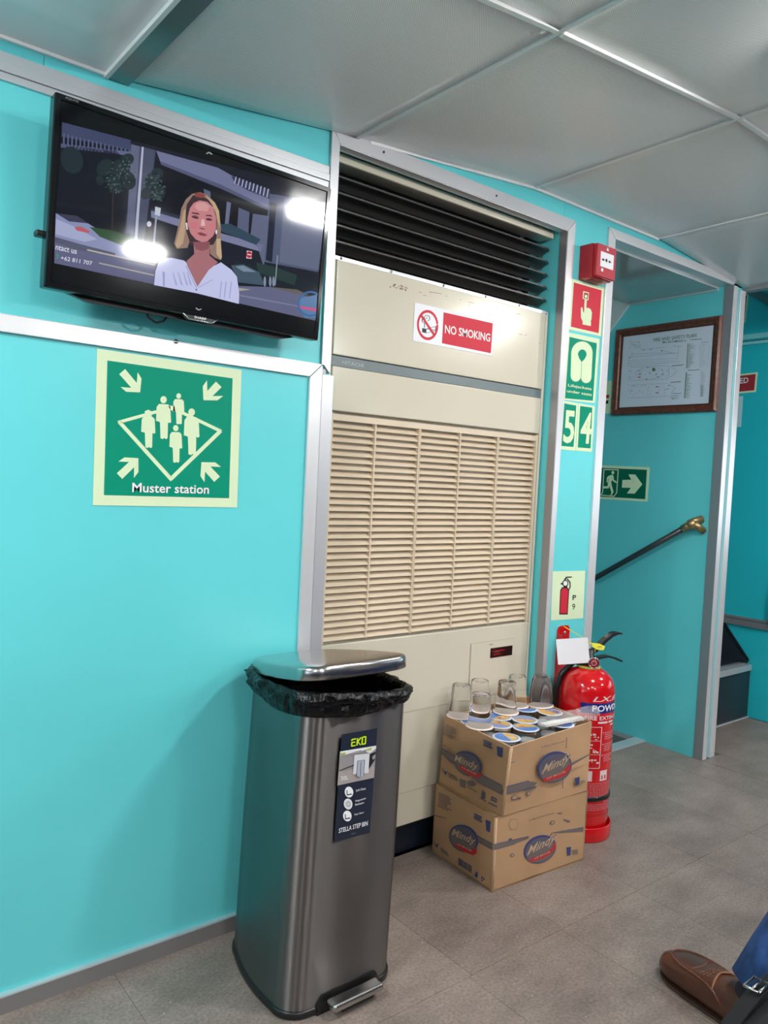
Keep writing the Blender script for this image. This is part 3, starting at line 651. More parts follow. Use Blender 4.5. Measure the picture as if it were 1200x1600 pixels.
for i, x in enumerate((1.199, 1.348, 1.497, 1.649)):
    q = .0035 if i % 2 else .0018
    b = MB(); b.box((x-q, AY+.0022, gz0), (x+q, AY+.02, gz1), cream2)
    if i % 2: b.box((x-.0006, AY+.0016, gz0), (x+.0006, AY+.0022, gz1), cream_d)
    b.build('divider', ac)
for x in (1.062, 1.816):
    b = MB(); b.box((x-.0045, AY+.0005, gz0-.004), (x+.004, AY+.02, gz1+.004), cream2); b.build('grille_side', ac)
b = MB(); b.box((1.345, AY+.0005, 1.168), (1.36, AY+.003, 1.171), black) if 0 else None
b.box((1.576, AY-.0022, .40), (1.764, AY-.0012, .5625), cream_d); b.box((1.5775, AY-.004, .4015), (1.7625, AY-.001, .561), cream)
b.build('service_hatch', ac)
b = MB(); b.prism([V(1.6585+.009*cos(a), AY-.0045, .561-.006+.006*sin(a)) for a in [pi+pi*k/8 for k in range(9)]], (0, .002, 0), cream_d); b.build('finger_notch', ac)
b = MB(); b.box((1.657, AY-.0052, .512), (1.751, AY-.0035, .541), mat('display_window', (.02, .008, .008, 1), .1)); b.build('display', ac)
b = MB(); b.box((1.664, AY-.0056, .530), (1.72, AY-.0051, .532), reddeep); b.box((1.668, AY-.0056, .520), (1.70, AY-.0051, .522), reddeep); b.build('display_marks', ac)
b = MB(); b.box((AX0, .064, 0), (AX1-.01, .5, .085), mat('plinth_navy', (.008, .012, .022, 1), .4)); b.build('plinth', ac, bevel=.002)
b = MB(); b.box((1.10, AY-.0016, .176), (1.822, AY-.001, .1775), cream_d); b.box((1.055, AY-.0016, .398), (1.822, AY-.001, .399), cream_d); b.build('panel_seam', ac)
# scuffs along the upper panel
rust = mat('rust_stain', (.30, .19, .10, 1), .7); pl = Plane((0, AY-.001, 0), (0, -1, 0)); its = []
random.seed(3); c2 = crop(500, 200, 3)
for i in range(26): x = random.uniform(325, 412); its.append((rust, circ(x, 738+(x-325)*.17+random.uniform(-9, 9), random.uniform(2, 5), random.uniform(1.2, 4), 7)))
for x, y, w_ in ((470, 770, 8), (490, 785, 7), (540, 772, 30), (592, 788, 4), (660, 805, 3), (708, 818, 14), (940, 967, 9), (965, 970, 4), (520, 770, 6), (835, 845, 6), (930, 872, 10)): its.append((rust, line(x-w_, y-w_*.15, x+w_, y+w_*.18, 2.2)))
for x, y in ((1030, 1010), (700, 830), (60, 1020)): its.append((rust, circ(x, y, 2)))
flat('scuff_marks', ac, pl, its, cr=c2, off=.0002, th=.0001, kind='stuff')
# air outlet above with dark louvres
lb = thing('air_outlet', (1.44, .3, 1.56), 'black louvred air outlet with long curved blades above the air conditioner', 'air vent')
b = MB(); b.box((1.03, .30, 1.55), (1.80, .32, 1.79), blackv); b.box((1.03, .09, 1.55), (1.045, .3, 1.79), blackv); b.box((1.785, .10, 1.55), (1.80, .3, 1.775), blackv); b.box((1.03, .09, 1.545), (1.80, .3, 1.552), blackv); b.build('housing', lb)
b = MB(); b.box((1.03, AY-.005, 1.764), (1.829, AY+.05, 1.786), cream); b.build('header_bar', lb, bevel=.004)
b = MB(); b.box((1.826, AY-.0055, 1.7635), (1.8305, AY+.05, 1.7865), cream2); b.build('end_cap', lb, bevel=.001)
for i in range(5):
    z = 1.731-.0378*i; pr = []
    for k in range(7):
        a = k/6; y = AY-.004+.045*a; pr.append((y, z+.005*sin(pi*a)-.012*a))
    prof = [(y, zz+.0022*(1-k/6*.6)) for k, (y, zz) in enumerate(pr)]+[(y, zz-.0022*(1-k/6*.6)) for k, (y, zz) in enumerate(pr)][::-1]
    b = MB(); xa, xb = 1.032, 1.832; n = len(prof)
    rs = []
    for x, sh in ((xa, 0), (xb-.022, 0), (xb-.008, .006), (xb-.002, .014), (xb, .022)):
        rs.append([V(x, min(max(y, AY-.004+sh), AY+.041-sh*.2), zz) for y, zz in prof])
    b.rings(rs, blade_m, smooth=False); b.build('blade', lb)
for i in range(11):
    x = 1.09+.068*i
    b = MB(); b.box((x, .10, 1.553), (x+.0015, .19, 1.764), blade_m); b.build('vane', lb)
b = MB(); b.box((1.745, .095, 1.553), (1.762, .10, 1.764), blade_m); b.box((1.03, .093, 1.68), (1.785, .098, 1.684), blade_m); b.build('link_bar', lb)

# ================================================================== NO SMOKING sign
def board(name, pl, pts, m, label, cat, cr, group=None, th=.0012):
    q = [Vector(p) if len(p) == 3 else pl.hit(*(cr(*p) if cr else p)) for p in pts]; c = sum(q, Vector())/len(q)
    t = thing(name, c, label, cat, group); flat('board', t, pl, [(m, pts)], off=th, cr=cr); return t
AP = Plane((0, AY-.0012, 0), (0, -1, 0)); c2 = crop(500, 200, 3)
t = board('no_smoking_sign', AP, [(443, 818), (818, 904), (806, 1070), (434, 998)], whitep, 'white and red NO SMOKING sign on the upper air conditioner panel', 'sign', c2)
flat('red_field', t, AP, [(redm, [(578, 864), (808, 916), (799, 1056), (570, 1009)])], off=.0015, cr=c2)
its = [(redm, ringpts(503, 924, 50, 41, 32, k=1.42, rot=-.05)), (inkblack, [(478, 938), (497, 942), (496, 962), (477, 957)], 1), (inkblack, line(497, 942, 541, 948, 2), 1), (inkblack, line(496, 962, 541, 950, 2), 1), (inkblack, line(541, 930, 541, 952, 3), 1), (inkblack, line(497, 942, 541, 930, 2), 1)]
its += [(inkblack, ringpts(500, 892, 14, 11.5, 16, -2.6, 1.4), 1), (inkblack, ringpts(487, 902, 12, 9.5, 12, 1.8, 4.6), 1), (inkblack, line(488, 912, 488, 936, 2.5), 1), (inkblack, ringpts(493, 888, 8, 6, 10, 0, 3.6), 1)]
its += [(redm, line(472, 878, 536, 974, 9), 2)]
flat('pictogram', t, AP, its, off=.0015, cr=c2)
textp('NO SMOKING', t, AP, (583, 962), (795, 1003), (584, 922), white, cr=c2, off=.002, bold=.035)

# ================================================================== MUSTER STATION sign
cm = crop(130, 530, 4.444)
t = board('muster_station_sign', WALL, [(96, 66), (1098, 214), (1066, 1168), (66, 1153)], glow, 'large square green and cream Muster station sign below the television', 'sign', cm, th=.0015)
flat('green_field', t, WALL, [(green, [(166, 148), (1035, 272), (1010, 1104), (142, 1082)])], off=.0018, cr=cm)
def person_pic(cx, y, w_, h, top=None):
    s = w_/100; r = []
    r.append((glow, circ(cx, y+h*.07, w_*.21, w_*.24), 1))
    r.append((glow, [(cx-w_*.30, y+h*.17), (cx+w_*.30, y+h*.18), (cx+w_*.45, y+h*.24), (cx+w_*.50, y+h*.60), (cx+w_*.40, y+h*.62), (cx+w_*.29, y+h*.60), (cx+w_*.27, y+h*.97), (cx+w_*.18, y+h), (cx+w_*.03, y+h*.97), (cx-w_*.03, y+h), (cx-w_*.2, y+h*.98), (cx-w_*.24, y+h*.6), (cx-w_*.36, y+h*.58), (cx-w_*.5, y+h*.57), (cx-w_*.46, y+h*.24)], 1))
    return r
its = [(glow, line(240, 578, 520, 500, 22)), (glow, line(600, 470, 955, 640, 22)), (glow, line(248, 574, 608, 972, 26)), (glow, line(604, 972, 952, 636, 26)), (glow, [(236, 578), (262, 570), (262, 600)], 1), (glow, [(958, 640), (930, 628), (930, 660)], 1), (glow, [(604, 988), (590, 960), (622, 960)], 1), (glow, [(590, 464), (630, 462), (636, 504), (600, 490)], 1)]
its += person_pic(449, 492, 98, 264)[1:] + [(glow, [(425, 500), (449, 490), (472, 502), (472, 545), (425, 545)], 2)]
its += person_pic(555, 400, 104, 294)+person_pic(660, 380, 78, 212)+person_pic(750, 485, 108, 320)+person_pic(640, 600, 88, 258)
for (tx, ty), (hx, hy) in (((268, 226), (392, 370)), ((938, 314), (832, 424)), ((250, 950), (380, 826)), ((926, 972), (818, 854))):
    d = V(hx-tx, hy-ty); L = d.length; d.normalize(); nn = V(-d.y, d.x); h = V(hx, hy); q = 1 if (hx-tx)*(hy-ty) > 0 else 1
    w1 = 22; hl = 92; hw = 88
    def pt(a, c): v = h-d*a+nn*c; return (v.x, v.y)
    its.append((glow, [pt(0, 0), pt(66, 70), pt(116, 78), pt(64, 25), pt(L, 27), pt(L, -27), pt(64, -25), pt(116, -78), pt(66, -70)], 1))
flat('pictogram', t, WALL, its, off=.0022, cr=cm, th=.0002)
textp('Muster station', t, WALL, (336, 1062), (868, 1074), (338, 996), whitep, cr=cm, off=.003, bold=.03)

# ================================================================== signs on the column
cc = crop(860, 420, 4.21)
t = board('fire_call_sign', WALL, [(140, 65), (352, 124), (330, 445), (118, 400)], glow, 'red fire alarm push-button sign with pointing hand, on the column', 'sign', cc)
flat('red_field', t, WALL, [(redm, [(152, 90), (335, 142), (315, 424), (133, 381)])], off=.0015, cr=cc)
flat('pictogram', t, WALL, [(glow, [(213, 147), (251, 157), (246, 208), (209, 197)]), (redm, [(219, 155), (246, 163), (241, 201), (214, 192)], 1), (inkblack, circ(230, 181, 12.5, 16), 1.4), (glow, circ(230, 182, 9, 12), 2),
    (glow, [(222, 203), (236, 206), (233, 258), (250, 258), (262, 268), (270, 288), (266, 336), (260, 350), (264, 352), (262, 377), (208, 366), (209, 346), (198, 322), (197, 258), (206, 252), (212, 286), (218, 288)])], off=.002, cr=cc, th=.0002)
t = board('lifejacket_sign', WALL, [(115, 418), (322, 462), (290, 884), (84, 862)], glow, 'green Lifejackets under seats sign with horseshoe vest, on the column', 'sign', cc)
flat('green_field', t, WALL, [(green, [(124, 448), (303, 490), (277, 868), (94, 852)])], off=.0015, cr=cc)
_o = circ(204, 556, 70, 78, 16, pi, 2*pi, rot=.09); _i = circ(206, 566, 29, 35, 16, pi, 2*pi, rot=.09)
flat('pictogram', t, WALL, [(glow, _o+_i[::-1]), (glow, [_o[0], _i[0], (186, 590), (202, 613), (197, 718)]+circ(164, 706, 33, 36, 10, 0, pi)[1:-1]+[(130, 702)]), (glow, [_i[-1], _o[-1], (266, 716)]+circ(232, 716, 33, 36, 10, 0, pi)[1:-1]+[(199, 718), (203, 613), (224, 592)]), (green, line(202, 612, 197, 722, 2.2), 1)], off=.002, cr=cc, th=.0002)
textp('Lifejackets', t, WALL, (110, 780), (264, 805), (112, 756), glow, cr=cc, off=.003, bold=.04)
textp('under seats', t, WALL, (103, 812), (267, 838), (104, 793), glow, cr=cc, off=.003, bold=.04)
for dg_, pts, gp, tb in (('5', [(78, 866), (180, 885), (163, 1197), (57, 1187)], [(90, 885), (168, 900), (150, 1172), (70, 1165)], ((78, 1145), (148, 1150), (92, 928))), ('4', [(183, 885), (290, 905), (270, 1205), (166, 1197)], [(194, 902), (273, 913), (262, 1182), (178, 1175)], ((188, 1147), (258, 1152), (206, 940)))):
    t = board('number_sign', WALL, pts, glow, 'small green number sign reading %s below the lifejacket sign' % {'5': 'five', '4': 'four'}[dg_], 'sign', cc)
    flat('green_field', t, WALL, [(green, gp)], off=.0015, cr=cc)
    textp(dg_, t, WALL, *tb, glow, cr=cc, off=.0022, bold=.05)
ce_ = crop(820, 760, 3.158)
t = board('extinguisher_sign', WALL, [(137, 420), (297, 416), (286, 650), (127, 662)], glow, 'pale fire extinguisher sign marked P 9 low on the column', 'sign', ce_)
flat('pictogram', t, WALL, [(inkblack, [(168, 632), (173, 512), (182, 497), (206, 496), (217, 510), (210, 632)]), (redm, [(172, 626), (177, 516), (185, 503), (203, 502), (212, 513), (206, 626)], 1),
    (inkblack, circ(198, 478, 15, 17)), (whitep, circ(198, 478, 10, 12), 1), (inkblack, line(176, 480, 192, 480, 8)), (inkblack, line(194, 462, 206, 446, 7)), (inkblack, line(203, 448, 230, 447, 6)), (inkblack, line(206, 455, 222, 474, 6)), (inkblack, line(221, 470, 222, 498, 5)), (inkblack, line(222, 496, 214, 512, 5)), (inkblack, [(190, 488), (208, 488), (208, 500), (190, 500)])], off=.0016, cr=ce_, th=.0002)
textp('P', t, WALL, (233, 560), (250, 559), (234, 536), inkblack, cr=ce_, off=.002, bold=.04)
textp('9', t, WALL, (231, 608), (245, 607), (232, 579), inkblack, cr=ce_, off=.002, bold=.005)
# red manual call point box
al = thing('fire_call_point', (1.955, 0, 1.70), 'red box-shaped fire alarm call point at the top of the column', 'fire alarm')
b = MB(); b.box((1.907, -.048, 1.652), (2.004, -.0005, 1.752), reddeep); b.build('back_box', al, bevel=.002)
b = MB(); b.box((1.908, -.062, 1.654), (2.003, -.0485, 1.750), reddeep); b.build('front_cover', al, bevel=.004)
b = MB(); b.box((1.910, -.0635, 1.6555), (2.002, -.0622, 1.7495), mat('faded_red', (.52, .07, .09, 1), .12, coat=.5)); b.build('hinged_cover', al, bevel=.0005)
b = MB(); b.box((1.925, -.065, 1.684), (1.989, -.0637, 1.728), whitep); b.build('break_glass', al)
FA = Plane((0, -.0652, 0), (0, -1, 0)); _c = lambda x, z: V(x, -.0652, z)
flat('markings', al, FA, [(inkblack, [_c(1.953+.005*cos(a), 1.706+.005*sin(a)) for a in [k*pi/6 for k in range(12)]]), (inkblack, [_c(1.935, 1.7005), _c(1.935, 1.7095), _c(1.9455, 1.705)]), (inkblack, [_c(1.971, 1.7005), _c(1.971, 1.7095), _c(1.961, 1.705)]), (inkblack, [_c(1.930, 1.7035), _c(1.935, 1.7035), _c(1.935, 1.7065), _c(1.930, 1.7065)]), (inkblack, [_c(1.971, 1.7035), _c(1.976, 1.7035), _c(1.976, 1.7065), _c(1.971, 1.7065)]), (whitep, [_c(1.930, 1.670), _c(1.940, 1.670), _c(1.940, 1.679), _c(1.930, 1.679)]), (whitep, [_c(1.950, 1.735), _c(1.962, 1.735), _c(1.956, 1.746)])], off=.0002, th=.0001)
b = MB(); b.box((1.93, -.04, 1.6505), (1.98, -.015, 1.6522), mat('cover_underside', (.16, .10, .08, 1), .5)); b.build('test_slot', al)

# ================================================================== framed FIRE AND SAFETY PLAN
pf = thing('framed_safety_plan', (XS, .255, 1.52), 'mahogany framed FIRE AND SAFETY PLAN hanging on the stair wall', 'framed plan')
Y0, Y1, Z0, Z1 = .021, .489, 1.338, 1.699
def frm(y0, y1, z0, z1): return [(y0, z0), (y1, z0), (y1, z1), (y0, z1)]
o_, i_ = frm(Y0, Y1, Z0, Z1), frm(.053, .456, 1.368, 1.669)
for k in range(4):
    b = MB(); a, c, d, e = o_[k], o_[(k+1) % 4], i_[(k+1) % 4], i_[k]
    def lerp(p, q, t): return (p[0]+(q[0]-p[0])*t, p[1]+(q[1]-p[1])*t)
    secs = [(0, .001), (0, .014), (.25, .019), (.7, .016), (.8, .011), (1, .009), (1, .001)]
    ra = [V(XS-h, *lerp(a, e, t)) for t, h in secs]; rb = [V(XS-h, *lerp(c, d, t)) for t, h in secs]
    b.rings([ra, rb], wood, smooth=False); b.build('frame_rail', pf)
b = MB(); b.box((XS-.007, .05, 1.365), (XS-.001, .46, 1.672), paper); b.build('plan_sheet', pf)
b = MB(); 
for k in range(4):
    a, c = i_[k], i_[(k+1) % 4]; q = .004
    b.box((XS-.0095, min(a[0], c[0])-q/2, min(a[1], c[1])-q/2), (XS-.007, max(a[0], c[0])+q/2, max(a[1], c[1])+q/2), wood_d)
b.build('inner_bead', pf)
PP = Plane((XS-.0072, 0, 0), (-1, 0, 0)); cp = crop(955, 490, 6.667)
textp('FIRE AND SAFETY PLAN', pf, PP, (443, 294), (888, 244), (443, 258), inkg, cr=cp, off=.0006, bold=.005)
textp('MV. BATAMFAST 6', pf, PP, (537, 310), (780, 290), (537, 292), inkd, cr=cp, off=.0006, bold=.02)
random.seed(12); its = []
L_ = lambda x0, y0, x1, y1, w_, m_=ink: its.append((m_, line(x0, y0, x1, y1, w_)))
L_(820, 274, 945, 264, 5, inkd); L_(180, 455, 700, 410, 2); L_(220, 425, 440, 410, 2); L_(440, 410, 700, 412, 2); L_(180, 545, 720, 500, 2); L_(190, 490, 700, 465, 1.5); L_(190, 515, 700, 486, 1.5)
L_(185, 450, 180, 545, 2); L_(220, 400, 215, 450, 2); L_(705, 350, 690, 470, 2); L_(300, 375, 560, 350, 2); L_(540, 385, 640, 412, 2)
for y in (560, 700): L_(200, y, 600, y-20, 2)
L_(600, 545, 600, 665, 3); L_(610, 550, 690, 595, 2); L_(690, 595, 615, 665, 2); L_(165, 880, 610, 860, 2); L_(170, 745, 600, 725, 1.5); L_(610, 745, 670, 775, 2); L_(670, 775, 620, 830, 2); L_(630, 545, 755, 533, 6, inkd); L_(620, 716, 725, 710, 6, inkd); L_(632, 832, 730, 830, 4, inkd)
its.append((ink, ringpts(400, 620, 150, 148, 30, k=.42, rot=-.04)))
for y in range(320, 575, 8): L_(802-(y-320)*.06, y, 802+random.uniform(25, 80)-(y-320)*.06, y-2, 2.6, random.choice((ink, inkg)))
for y in range(630, 880, 8): L_(780-(y-630)*.05, y, 780+random.uniform(20, 65)-(y-630)*.05, y-2, 2.6, random.choice((ink, inkg)))
L_(800, 310, 785, 570, 6, inkg); L_(783, 610, 764, 880, 8, inkg); L_(800, 592, 920, 584, 5, inkd); L_(925, 320, 925, 560, 1); L_(1020, 310, 1005, 560, 1)
for y in range(600, 860, 9): L_(935-(y-600)*.03, y, 935+random.uniform(10, 50), y-1, 1.6)
for y in range(745, 865, 7): L_(930, y, 958, y-1, 3)
for y in range(300, 560, 12): L_(935, y, 935+random.uniform(10, 70), y-2, 1.2)
L_(640, 340, 730, 342, 3); L_(940, 300, 1020, 292, 4)
for (x, y, r) in ((340, 382, 8), (412, 375, 13), (530, 387, 9), (192, 456, 8), (195, 600, 12), (182, 684, 6), (300, 598, 14), (380, 560, 8), (405, 620, 10), (535, 590, 7), (535, 632, 8), (485, 660, 9), (465, 635, 9), (600, 748, 8), (565, 790, 8), (590, 780, 7), (235, 748, 7), (215, 800, 16), (370, 685, 6), (640, 885, 12)):
    for k in range(5): its.append((inkd, circ(x+random.uniform(-r, r), y+random.uniform(-r*.6, r*.6), random.uniform(1.5, 5), random.uniform(1.5, 4), 6), 1))
its.append((inkg, circ(443, 583, 17, 19), 1))
for x, y in ((292, 662), (298, 632), (480, 762), (480, 826)): its.append((inkr, circ(x, y, 18, 5), 1))
for k in range(60): x = random.uniform(180, 590); y = random.choice((random.uniform(740, 850), random.uniform(580, 680))); its.append((random.choice((ink, inkg, ink)), circ(x, y, random.uniform(2, 7), random.uniform(2, 4), 5), 1))
for k in range(22): x = random.uniform(180, 300); y = random.uniform(270, 360); L_(x, y, x+random.uniform(10, 40), y-random.uniform(-4, 6), 2)
for k in range(5): L_(615, 850+k*9, 700+random.uniform(-20, 30), 849+k*9, 2)
flat('plan_drawing', pf, PP, its, off=.0003, cr=cp, th=.0001)

# exit sign, small notice and handrail on the stair wall
cx_ = crop(920, 700, 10.909)
zt, zb = 1.125, .979
EP = lambda y, z: V(XS, y, z)
t = board('exit_sign', SIDE, [EP(.588, zt+.001), EP(.296, zt-.004), EP(.297, zb+.001), EP(.588, zb)], glow, 'green running-man exit sign with right arrow on the stair wall', 'sign', cx_)
flat('green_field', t, SIDE, [(green_dk, [EP(.577, zt-.010), EP(.307, zt-.0145), EP(.307, zb+.011), EP(.577, zb+.011)])], off=.0015)
its = [(glow, line(262, 365, 512, 374, 16)), (glow, line(262, 365, 240, 755, 14)), (glow, line(506, 372, 478, 770, 14)), (glow, line(240, 750, 205, 806, 14)), (glow, line(478, 765, 435, 822, 14)), (glow, line(195, 800, 440, 824, 16)),
       (glow, circ(415, 420, 24, 28), 1), (glow, [(375, 465), (405, 455), (425, 475), (430, 540), (478, 575), (472, 600), (412, 560), (400, 545), (385, 585), (395, 640), (425, 750), (395, 800), (370, 805), (392, 762), (355, 640), (345, 688), (250, 690), (250, 655), (325, 650), (335, 575), (345, 510), (330, 535), (325, 590), (308, 588), (312, 510), (335, 480)], 1),
       (glow, [(578, 545), (725, 540), (680, 450), (795, 450), (915, 620), (785, 778), (655, 774), (720, 680), (567, 675)])]
flat('pictogram', t, SIDE, its, off=.002, cr=cx_, th=.0002)
t = board('small_notice', SIDE, [EP(.66, 1.49), EP(.500, 1.487), EP(.498, 1.348), EP(.66, 1.346)], glow, 'small pale notice half hidden behind the column, left of the framed plan', 'notice', None)
flat('bars', t, SIDE, [(redm, [EP(.64, 1.428), EP(.512, 1.428), EP(.512, 1.414), EP(.64, 1.414)]), (inkblack, [EP(.64, 1.404), EP(.514, 1.404), EP(.514, 1.390), EP(.64, 1.390)])], off=.0015)
text('Y', t, EP(.539, 1.434), EP(.526, 1.434), EP(.539, 1.450), (-1, 0, 0), inkblack, bold=.02, off=.0018)
hr = thing('handrail', (XS, .3, .76), 'dark metal pipe handrail with brass end fitting sloping down the stair wall', 'handrail')
HX = XS-.045
p0 = V(HX, .085, .897); p1 = V(HX, .50, .638); dd = (p1-p0)
b = MB(); b.tube([p0, p0+dd*.5, p1, p0+dd*2.6], .0115, pipe, 14); b.build('rail', hr)
b = MB(); b.tube([p0-dd*.02, p0+dd*.05], .0155, brass, 14); b.lathe((0, 0, 0), [(.002, -.02), (.016, -.014), (.019, 0), (.016, .014), (.002, .02)], brass, 16, M=Matrix.Translation(p0-dd*.03)); b.build('elbow', hr)
b = MB(); b.tube([p0-dd*.03, p0-dd*.03+V(.01, 0, .012), V(XS-.002, .055, .925)], [.012, .012, .016], brass, 12); b.tube([p0-dd*.05, V(XS-.003, .045, .88)], [.012, .015], brass, 12); b.build('end_bracket', hr)
for k in (1.3, 2.3):
    p = p0+dd*k; b = MB(); b.tube([p, p+V(.022, 0, -.02), V(XS-.001, p.y, p.z-.03)], .006, brass, 8); b.build('wall_bracket', hr)

# signs on the far right wall
RP = lambda y, z: V(XR, y, z)
t = board('red_restricted_sign', RIGHT, [RP(.52, 1.586), RP(.246, 1.597), RP(.248, 1.506), RP(.52, 1.497)], glow, 'dark red sign ending in TED, partly hidden behind the door post', 'sign', None)
flat('red_field', t, RIGHT, [(red2, [RP(.512, 1.578), RP(.254, 1.589), RP(.256, 1.514), RP(.512, 1.505)])], off=.0015)
text('TED', t, RP(.348, 1.548), RP(.286, 1.551), RP(.348, 1.573), (-1, 0, 0), white, bold=.03, off=.0025)
t = board('prohibition_sign', RIGHT, [RP(.47, 1.485), RP(.307, 1.490), RP(.307, 1.346), RP(.47, 1.341)], mat('pale_blue_card', (.50, .72, .78, 1), .5), 'pale square prohibition sign with red ring below the dark red sign', 'sign', None)
flat('red_ring', t, RIGHT, [(red2, [RP(.39+.062*cos(a), 1.418+.062*sin(a)) for a in [k*pi/14 for k in range(28)]]+[RP(.39+.054*cos(a), 1.418+.054*sin(a)) for a in [-k*pi/14 for k in range(28)]])], off=.0015)
t = board('narrow_notice', RIGHT, [RP(.42, 1.97), RP(.313, 1.97), RP(.319, 1.835), RP(.42, 1.835)], glow, 'narrow dark notice with pale green edge at top right, half hidden by the post', 'notice', None)
flat('dark_field', t, RIGHT, [(inkd, [RP(.41, 1.96), RP(.322, 1.96), RP(.326, 1.842), RP(.41, 1.842)])], off=.0015)

# ================================================================== FIRE EXTINGUISHER
EC = V(1.912, -.120, 0); ER = .080
ex = thing('fire_extinguisher', EC, 'large red powder fire extinguisher standing beside the cartons', 'fire extinguisher')
b = MB(); b.lathe(EC, [(.03, .012), (.070, .014), (.079, .026), (ER, .04), (ER, .41), (.0795, .428), (.0765, .446), (.0705, .462), (.061, .475), (.048, .4855), (.033, .4925), (.022, .496), (.022, .50)], redgloss, 64); b.build('cylinder', ex)
b = MB(); b.lathe(EC, [(.0805, .0), (.0895, .0), (.0905, .004), (.0905, .040), (.0885, .043), (.0865, .040), (.0865, .006), (.0805, .004)], redgloss, 64); b.build('foot_ring', ex)
b = MB(); b.lathe(EC, [(ER+.0002, .075), (ER+.0009, .0757), (ER+.0009, .077), (ER+.0002, .078)], reddeep, 64, cap=False); b.build('weld_seam', ex)
b = MB(); b.lathe(EC, [(ER, .118), (ER+.003, .120), (ER+.003, .130), (ER, .132)], rubber, 64, cap=False); b.build('rubber_band', ex)
b = MB(); b.lathe(EC, [(.034, .4925), (.034, .4965), (.022, .498)], mat('olive_collar', (.45, .48, .10, 1), .4), 32); b.build('collar', ex)
b = MB(); b.lathe(EC, [(.018, .496), (.018, .512), (.013, .514), (.013, .545), (.004, .547)], black, 24)
b.build('valve', ex)
dl = V(.93, -.15, 0).normalized(); pl_ = V(.15, .93, 0).normalized()
def lever(name, pts, hw):
    b = MB(); rs = []
    for s, z, th in pts:
        c = EC+dl*s+V(0, 0, z); rs.append([c+pl_*hw+V(0, 0, th), c-pl_*hw+V(0, 0, th), c-pl_*hw-V(0, 0, th*.3), c+pl_*hw-V(0, 0, th*.3)])
    b.rings(rs, black, smooth=False); return b.build(name, ex, bevel=.0015)
lever('squeeze_lever', [(-.012, .528, .006), (.02, .540, .009), (.055, .566, .010), (.085, .583, .009), (.105, .587, .006), (.122, .586, .003)], .0105)
lever('carry_handle', [(-.035, .527, .002), (-.015, .512, .006), (.02, .516, .006), (.07, .519, .0045), (.10, .512, .004), (.130, .500, .004)], .010)
dcam = (V(CAM.x, CAM.y, 0)-V(EC.x, EC.y, 0)).normalized(); rdir = V(-dcam.y, dcam.x, 0)
b = MB(); gM = Matrix.Translation(EC+dcam*.032+V(0, 0, .5125)+rdir*.0145) @ Matrix((rdir, V(0, 0, 1), dcam)).transposed().to_4x4()
b.lathe((0, 0, 0), [(.015, -.012), (.0165, -.008), (.0165, .001), (.0145, .002), (.0140, -.001)], chrome, 28, M=gM, cap=False); b.rings([[gM @ V(.006*cos(k*pi/6), .006*sin(k*pi/6), z) for k in range(12)] for z in (-.022, -.005)], brass); b.build('gauge', ex)
b = MB(); b.lathe((0, 0, 0), [(.0142, -.002), (.0142, 0), (.0005, .0003)], mat('gauge_face', (.30, .02, .03, 1), .3), 24, M=gM); b.rings([[gM @ V(r*cos(k*pi/8), r*sin(k*pi/8), z) for k in range(16)] for r, z in ((.006, .0006), (.0075, .0006), (.0075, .0004), (.006, .0004))], mat('dial_print', (.5, .4, .35, 1), .5), cap=False, smooth=False, closed=True); b.build('dial', ex)
# hose down the left side
def cylp(phi, z, r=ER): return EC+(dcam*cos(phi)+rdir*sin(phi))*r+V(0, 0, z)
b = MB(); b.tube([EC+V(-.014, 0, .506), EC-rdir*.045+V(0, 0, .504), EC-rdir*.075+dcam*.015+V(0, 0, .470), EC-rdir*.092+dcam*.02+V(0, 0, .42), EC-rdir*.096+dcam*.02+V(0, 0, .36), EC-rdir*.096+dcam*.02+V(0, 0, .22), EC-rdir*.094+dcam*.02+V(0, 0, .12)], .0095, rubber, 12); b.build('hose', ex)
def cyltext(s, f0, f1, z0, z1, m, bold=.02, shear=0, lean=0):
    text(s, ex, 0, 0, 0, None, m, bold, shear, mapf=lambda u, v: cylp(f0+(f1-f0)*u, z0+(z1-z0)*v, ER+.0009))
def cylrect(name, its_):
    b = MB()
    for m_, f0, f1, z0, z1, q in its_:
        n = max(1, int(abs(f1-f0)/.12)); vs = []; r = ER+.0004+q*.0002
        for k in range(n+1): f = f0+(f1-f0)*k/n; vs += [cylp(f, z0, r), cylp(f, z1, r)]
        b.add(vs, [(2*k, 2*k+2, 2*k+3, 2*k+1) for k in range(n)], m_, True)
    return b.build(name, ex, flip=False)
R_ = radians
extb = mat('label_blue', (.012, .022, .20, 1), .15, coat=.6); extw = mat('label_white', (.80, .66, .68, 1), .3); extp = mat('label_pink', (.62, .17, .20, 1), .3)
cylrect('label_band', [(extb, R_(-12), R_(110), .376, .406, 0)])
cyltext('LX.fi', R_(12), R_(78), .411, .426, extw, .02, .3)
cyltext('POWDER', R_(12), R_(104), .3825, .4005, whitep, .045)
cyltext('FIRE EXTINGUISHER', R_(-2), R_(128), .357, .3685, extw, .04)
its = [(extw, R_(26), R_(50), .347, .3525, 1), (extw, R_(53), R_(70), .347, .3525, 1), (extw, R_(60), R_(72), .338, .3425, 1), (extw, R_(-6), R_(36), .336, .3375, 1), (extw, R_(34.5), R_(36), .216, .3375, 1), (extw, R_(-6), R_(36), .216, .2175, 1), (extw, R_(-6), R_(-4.5), .216, .3375, 1), (extw, R_(-6), R_(36), .256, .257, 1), (extw, R_(-6), R_(36), .296, .297, 1)]
for z in (.318, .284, .252):
    for k in range(4): its.append((extp, R_(44), R_(random.uniform(66, 80)), z-k*.006, z-k*.006+.0032, 1))
    its.append((extw, R_(39.5), R_(41.5), z, z+.003, 1))
